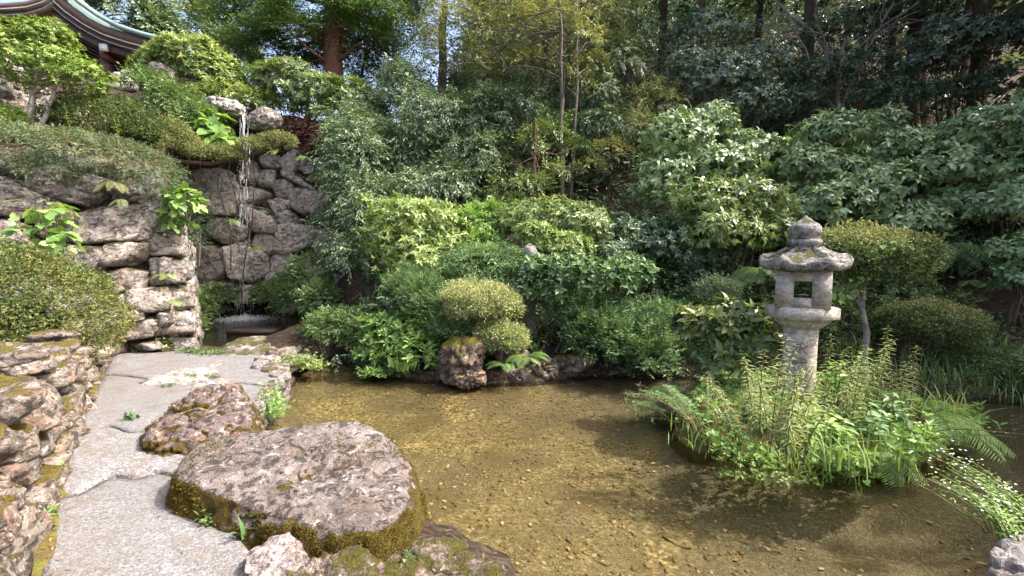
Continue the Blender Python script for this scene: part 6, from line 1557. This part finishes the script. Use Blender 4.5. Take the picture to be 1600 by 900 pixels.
# ---------- hillside undergrowth, lawn and bank cover
def scatter(n, x0, x1, y0, y1, keep):
    x, y = rng.uniform(x0, x1, n), rng.uniform(y0, y1, n); k = keep(x, y)
    x, y = x[k], y[k]; return np.c_[x, y, H(x, y)]
p = scatter(5200, -4.6, 3.6, 6.3, 10.5, lambda x, y: (y > bankline(x) - .25) & (x > -2.75 - .45 * np.maximum(y - 8, 0)) & (sdpoly(x, y, POOL) > .2) & (fbm(np.c_[x, y, x * 0] * 1.1, 71, 3) > -.25))
Lf = Leaves(); k_spray(Lf, p + UPV * rng.uniform(.05, .42, (len(p), 1)), norm(np.tile(UPV, (len(p), 1)) * .6 + rng.normal(0, .5, p.shape) + np.array([0, -.5, 0])), .07, .03, cnt=9, tw=.2, droop=.3, rd=tone(p, 71, 1.2))
stuff(Lf.build('slope_undergrowth', L['mid'], None, 'quad'), 'mixed low leafy undergrowth covering the lower slope', 'undergrowth')
p = scatter(5200, 1.0, 9.5, 6.1, 8.3, lambda x, y: (y > bankline(x) - .35) & (y < bankline(x) + np.interp(x, [1, 4, 6, 9], [1.3, 1.25, 1.05, 1.0])))
Lf = Leaves(); k_rosette(Lf, p + UPV * rng.uniform(.02, .12, (len(p), 1)), norm(np.tile(UPV, (len(p), 1)) + rng.normal(0, .3, p.shape)), .05, .02, cnt=6, up=.5, droop=.1, rd=tone(p, 73, 1.5))
stuff(Lf.build('bank_cover', L['mid']), 'low green ground cover on the bank behind the lantern', 'ground cover')
q = []
for i in range(90):
    x = rng.uniform(4.6, 9); y = bankline(np.array([x]))[0] + rng.uniform(-.55, .5); z = max(0.0, h1(x, y))
    blades(q, (x, y, z), 22, .36, .012, .07, (0, -.25, 0))
stuff(build_blades(q, 'bank_grass', L['mid']), 'long grass hanging over the shaded far channel bank', 'grass')
shrub('bank_fern_mass', 'soft green ferny mass over the channel at the right edge', [(1560, 585, 5.9, 60, 30, .5), (1620, 600, 5.6, 50, 40, .5), (1500, 575, 6.2, 40, 22, .4)], 'plate', L['mid'], 1300, .06, .016, cnt=9, rad=.16, cat='plant', smat='stem_green')

def filler(label, name, mat, n, box, keep, hgt, Ln, Wd, tw=.2, cnt=9, tilt=.5, sd=0, kind='spray'):
    p = scatter(n, *box, keep)
    Lf = Leaves(); q = p + UPV * (rng.random((len(p), 1)) ** 1.3 * hgt)
    nn = norm(np.tile(UPV, (len(p), 1)) * .6 + rng.normal(0, .55, p.shape) + np.array([0, -tilt, 0]))
    if kind == 'spray': k_spray(Lf, q, nn, Ln, Wd, cnt=cnt, tw=tw, droop=.35, rd=tone(p, sd, 1.0))
    else: k_rosette(Lf, q, nn, Ln, Wd, cnt=7, up=.3, droop=.4, rd=tone(p, sd, 1.0))
    return stuff(Lf.build(name, mat, None, 'lance' if kind != 'spray' else 'quad'), label, 'undergrowth')
def offpool(x, y): return (sdpoly(x, y, POOL) > .25) & (x > -2.7 - .45 * np.maximum(y - 8, 0)) & (y > bankline(x) - .2)
filler('grey-green leafy growth knitting the slope shrubs together', 'slope_foliage', L['oak'], 2600, (-4.4, 3.2, 6.6, 11.5), lambda x, y: offpool(x, y) & (fbm(np.c_[x, y, x * 0] * .8, 171, 3) > -.1), 1.0, .10, .034, .24, sd=171)
filler('light green rosettes scattered through the slope shrubs', 'slope_rosettes', L['pale_warm'], 1300, (-4.2, 3.0, 6.8, 10.5), lambda x, y: offpool(x, y) & (fbm(np.c_[x, y, x * 0] * .9, 173, 3) > .02), 1.0, .11, .04, sd=173, kind='rosette')
filler('dark green saplings and brush covering the forest floor', 'forest_brush', L['dark'], 5000, (-3.5, 16, 11.5, 30), lambda x, y: (x > -6 + .0 * y) & (y > 11.5 + .12 * np.abs(x - 1)), 1.7, .21, .08, .42, sd=175)
filler('leafy brush on distant forest slope', 'distant_brush', L['dark'], 3600, (-8, 40, 28, 62), lambda x, y: (x > -4 - .1 * y), 4.5, .55, .22, 1.2, sd=179)
filler('dark low foliage on the slope behind the clipped shrubs', 'shade_foliage', L['mid'], 3000, (2.6, 9.5, 6.6, 9.5), lambda x, y: (y > bankline(x) + .55) & ~((x > 7.0) & (x < 8.6) & (y < 8.0)), .5, .09, .034, .2, sd=181)
filler('mid-green brush between the hillside trees', 'hillside_brush', L['oak'], 2600, (-3.5, 11, 11, 19), lambda x, y: fbm(np.c_[x, y, x * 0] * .5, 177, 3) > -.05, 1.5, .15, .055, .32, sd=177)
# debris along the path edges
t_ = rng.random(420); e_ = path_pt(t_, np.where(rng.random(420) < .65, np.abs(rng.normal(0, .05, 420)), rng.random(420)))
p = np.c_[e_, np.full(420, .222)]
Lf = Leaves(); Lf.add(p, rdir(420) * np.array([1, 1, .1]), norm(UPV + rng.normal(0, .25, p.shape)), rng.uniform(.012, .035, 420), .012, rng.random(420) * .7)
stuff(Lf.build('path_debris', L['litter']), 'dry leaf debris along the edges of the path', 'leaf litter')
# litter on the shaded slope, under the forest
p = scatter(5200, -2, 11, 7.2, 16, lambda x, y: fbm(np.c_[x, y, x * 0] * .8, 81, 3) > -.35)
Lf = Leaves(); Lf.add(p + UPV * .012, rdir(len(p)) * np.array([1, 1, .25]), norm(UPV + rng.normal(0, .35, p.shape)), .075, .034, rng.random(len(p)) * .55)
stuff(Lf.build('leaf_litter', L['litter']), 'brown fallen leaves on the shaded slope', 'leaf litter')

# moss cushions on the boulders
def moss_on(o, n, cond, label, sz=.012, mat='moss'):
    me = o.data; co = np.empty(len(me.vertices) * 3, np.float32); me.vertices.foreach_get('co', co); co = co.reshape(-1, 3) * np.array(o.scale)
    me.calc_loop_triangles(); t = np.empty(len(me.loop_triangles) * 3, np.int32); me.loop_triangles.foreach_get('vertices', t); t = t.reshape(-1, 3)
    A, B_, C_ = co[t[:, 0]], co[t[:, 1]], co[t[:, 2]]
    cr = np.cross(B_ - A, C_ - A); ar = np.linalg.norm(cr, axis=1); nn = cr / np.maximum(ar, 1e-9)[:, None]
    k = rng.choice(len(t), n * 3, p=ar / ar.sum()); u = rng.random((n * 3, 2)); s = u.sum(1) > 1; u[s] = 1 - u[s]
    p = A[k] + (B_ - A)[k] * u[:, :1] + (C_ - A)[k] * u[:, 1:]; pn = nn[k]
    w = p + np.array(o.location)
    ok = cond(w, pn) & (w[:, 2] > 0.0); p, pn = (w[ok])[:n], pn[ok][:n]
    Lf = Leaves()
    for i in range(3): Lf.add(p + rng.normal(0, sz * .5, p.shape), norm(pn + rng.normal(0, .6, p.shape) + UPV * .2), norm(rng.normal(size=p.shape)), sz * rng.uniform(.6, 1.4, len(p)), sz * .55, tone(p, 91, 6))
    m = Lf.build('moss', L[mat], None, 'quad')
    m.parent = o; m.matrix_parent_inverse = o.matrix_world.inverted() if False else m.matrix_parent_inverse
    from mathutils import Matrix
    m.matrix_parent_inverse = (Matrix.Translation(o.location) @ Matrix.Diagonal((*o.scale, 1))).inverted()
    m['kind'] = 'stuff'
moss_on(bigrock, 10000, lambda w, n: (n[:, 2] < .62) & (w[:, 2] > .0) & (fbm(w * 3.2, 92, 4) > -.16) & (w[:, 2] < .36 + .30 * fbm(w * 2.6, 95, 4)), '')
moss_on(bigrock, 3000, lambda w, n: (n[:, 2] > .75) & (fbm(w * 2.4 + 5, 96, 4) > .19), '')
moss_on(redrock, 3500, lambda w, n: (n[:, 2] < .8) & (n[:, 1] < .2) & (fbm(w * 4, 93, 4) > .02), '')

# ---------- pebbles, twigs and leaves on the pond bed
def pebbles(n, keep, s0, s1, zf, name, label):
    D, F = ico(0)
    x, y = rng.uniform(-3.2, 5, n * 3), rng.uniform(1.9, 7.4, n * 3)
    k = keep(x, y); x, y = x[k][:n], y[k][:n]; n = len(x)
    s = s0 + (s1 - s0) * rng.random(n) ** 2.2
    sh = rng.uniform(.6, 1.25, (n, 3)) * np.array([1, 1, .5])
    a = rng.uniform(0, 6.28, n); ca, sa = np.cos(a), np.sin(a)
    V = D[None] * (s[:, None] * sh)[:, None] * (1 + .15 * rng.normal(size=(n, len(D)))[..., None])
    V = np.stack([V[..., 0] * ca[:, None] - V[..., 1] * sa[:, None], V[..., 0] * sa[:, None] + V[..., 1] * ca[:, None], V[..., 2]], -1)
    V = V + np.c_[x, y, zf(x, y) + s * .12][:, None]
    Ft = (F[None] + (np.arange(n) * len(D))[:, None, None]).reshape(-1, 3); TRI[0] += len(Ft)
    me = mesh_np(name, V.reshape(-1, 3), Ft, True)
    at = me.attributes.new('rnd', 'FLOAT', 'POINT'); at.data.foreach_set('value', np.repeat(np.clip(.3 + .7 * rng.random(n) ** 1.1, 0, 1), len(D)).astype(np.float32))
    return stuff(link(name, me, L['pebble']), label, 'pebbles')
pebbles(5800, lambda x, y: (sdpoly(x, y, POND) < .02) & (rng.random(len(x)) < np.clip(1.1 - (x + .4 * y - 1.2) * .34, .03, 1)),   .004, .022, bedz, 'pond_pebbles', 'golden pebbles scattered over the pond bed')
mb = MB()
for lab, a, b, r_ in (('short black twig lying on the pond bed near the bottom', (1035, 842), (1080, 860), .009), ('thin dark stick on the pond bed at the bottom edge', (885, 862), (950, 905), .007), ('long pale twig under the mossy rock', (680, 625), (760, 612), .005), ('thin twig on the pond bed in mid water', (770, 652), (830, 660), .005)):
    p0, p1 = G(*a, -.2), G(*b, -.2)
    for q in (p0, p1): q[2] = bedz(np.array([q[0]]), np.array([q[1]]))[0] + .012
    mb = MB(); mb.tube(bend(p0, p1, 6, .05), np.linspace(r_, r_ * .5, 6), 6); tag(mb.build('twig', M['twig'], None, True), lab, 'twig')
pl = []
for i in range(70):
    x, y = rng.uniform(-.6, 3.2), rng.uniform(2.2, 5.2)
    if sdpoly(np.array([x]), np.array([y]), POND)[0] < -.1 and islz(np.array([x]), np.array([y]))[0] < -.2: pl.append((x, y, bedz(np.array([x]), np.array([y]))[0] + .012))
pl = np.array(pl); Lf = Leaves(); Lf.add(pl, rdir(len(pl)) * np.array([1, 1, .1]), norm(UPV + rng.normal(0, .2, pl.shape)), .045, .024, rng.uniform(.5, 1, len(pl)))
stuff(Lf.build('sunken_leaves', L['litter'], None, 'oval'), 'scattered fallen leaves on the pond bed', 'leaf litter')

# ---------- falling water
wf = thing('waterfall', P(386, 500, 11.45), 'thin waterfall dropping in white strands into the dark pool', 'waterfall')
top, bot = P(385, 176, 11.25), P(384, 498, 11.45)
mbw = MB()
for k in range(95):                                     # broken streaks of falling water
    t0 = rng.random() ** 1.6 * .97; ln_ = rng.uniform(.02, .09) * (1.3 if t0 < .2 else .8)
    t = np.linspace(t0, min(1, t0 + ln_), 6)
    x0 = (rng.choice([-.08, -.03, .02, .09]) + rng.normal(0, .012 + .07 * t0))
    pts = top + (bot - top) * t[:, None] + np.array([x0, rng.normal(0, .03), 0]) + np.c_[rng.normal(0, .003, 6), -.12 * np.sqrt(t), np.zeros(6)]
    rr_ = rng.uniform(.002, .007) * (1.4 if t0 < .15 else .8)
    mbw.tube(pts, np.array([.2, .8, 1, 1, .8, .2]) * rr_, 5)
o = mbw.build('streaks', M['foam'], wf, True); o['kind'] = 'stuff'
DROP_V, DROP_F = ico(0)
def drops(name, pos, s, sz, parent):
    n = len(pos); V = (DROP_V[None] * np.array([1, 1, sz]) * s[:, None, None] + pos[:, None]).reshape(-1, 3)
    Ft = (DROP_F[None] + (np.arange(n) * len(DROP_V))[:, None, None]).reshape(-1, 3)
    o = obj(name, V, Ft, M['foam'], parent, True); o['kind'] = 'stuff'; return o
n = 260; t = rng.random(n) ** .8
pos = top + (bot - top) * t[:, None] + np.c_[rng.normal(0, 1, n) * (.07 + .10 * t), -.15 + rng.normal(0, .05, n), np.zeros(n)]
drops('droplets', pos, rng.uniform(.002, .006, n), 3.5, wf)
n = 1500; a = rng.uniform(0, 6.28, n); rr = np.abs(rng.normal(0, .38, n))
pos = bot * [1, 1, 0] + np.array([.05, -.1, .13]) + np.c_[np.cos(a) * rr * 1.25, np.sin(a) * rr * .8, np.abs(rng.normal(0, .06, n)) * np.exp(-rr * 1.2)]
drops('spray', pos, rng.uniform(.004, .012, n), 1.0, wf)
mb = MB()
cs = thing('cascade', P(519, 560, 7.5), 'little glassy cascade spilling from the pool into the pond', 'waterfall')
V, F = [], []
c0, c1 = P(519, 546, 7.62), P(519, 563, 7.48)
n = 12
for i in range(n):
    f = i / (n - 1); q = c0 + (c1 - c0) * np.array([f, f, f ** 1.8 if f else 0])
    for u in np.linspace(-.16, .16, 9): V.append(q + np.array([u * (1 + .1 * f), rng.normal(0, .006), rng.normal(0, .003)]))
i = np.arange(n - 1)[:, None] * 9 + np.arange(8)[None]
obj('falling_sheet', np.array(V), np.stack([i, i + 1, i + 10, i + 9], -1).reshape(-1, 4), M['water_pool'], cs, True)
n = 220; pos = c1 * [1, 1, 0] + np.c_[rng.normal(0, .12, n), -.04 + rng.normal(0, .04, n), np.abs(rng.normal(0, .012, n))]
drops('foam', pos, rng.uniform(.003, .010, n), 1.0, cs)
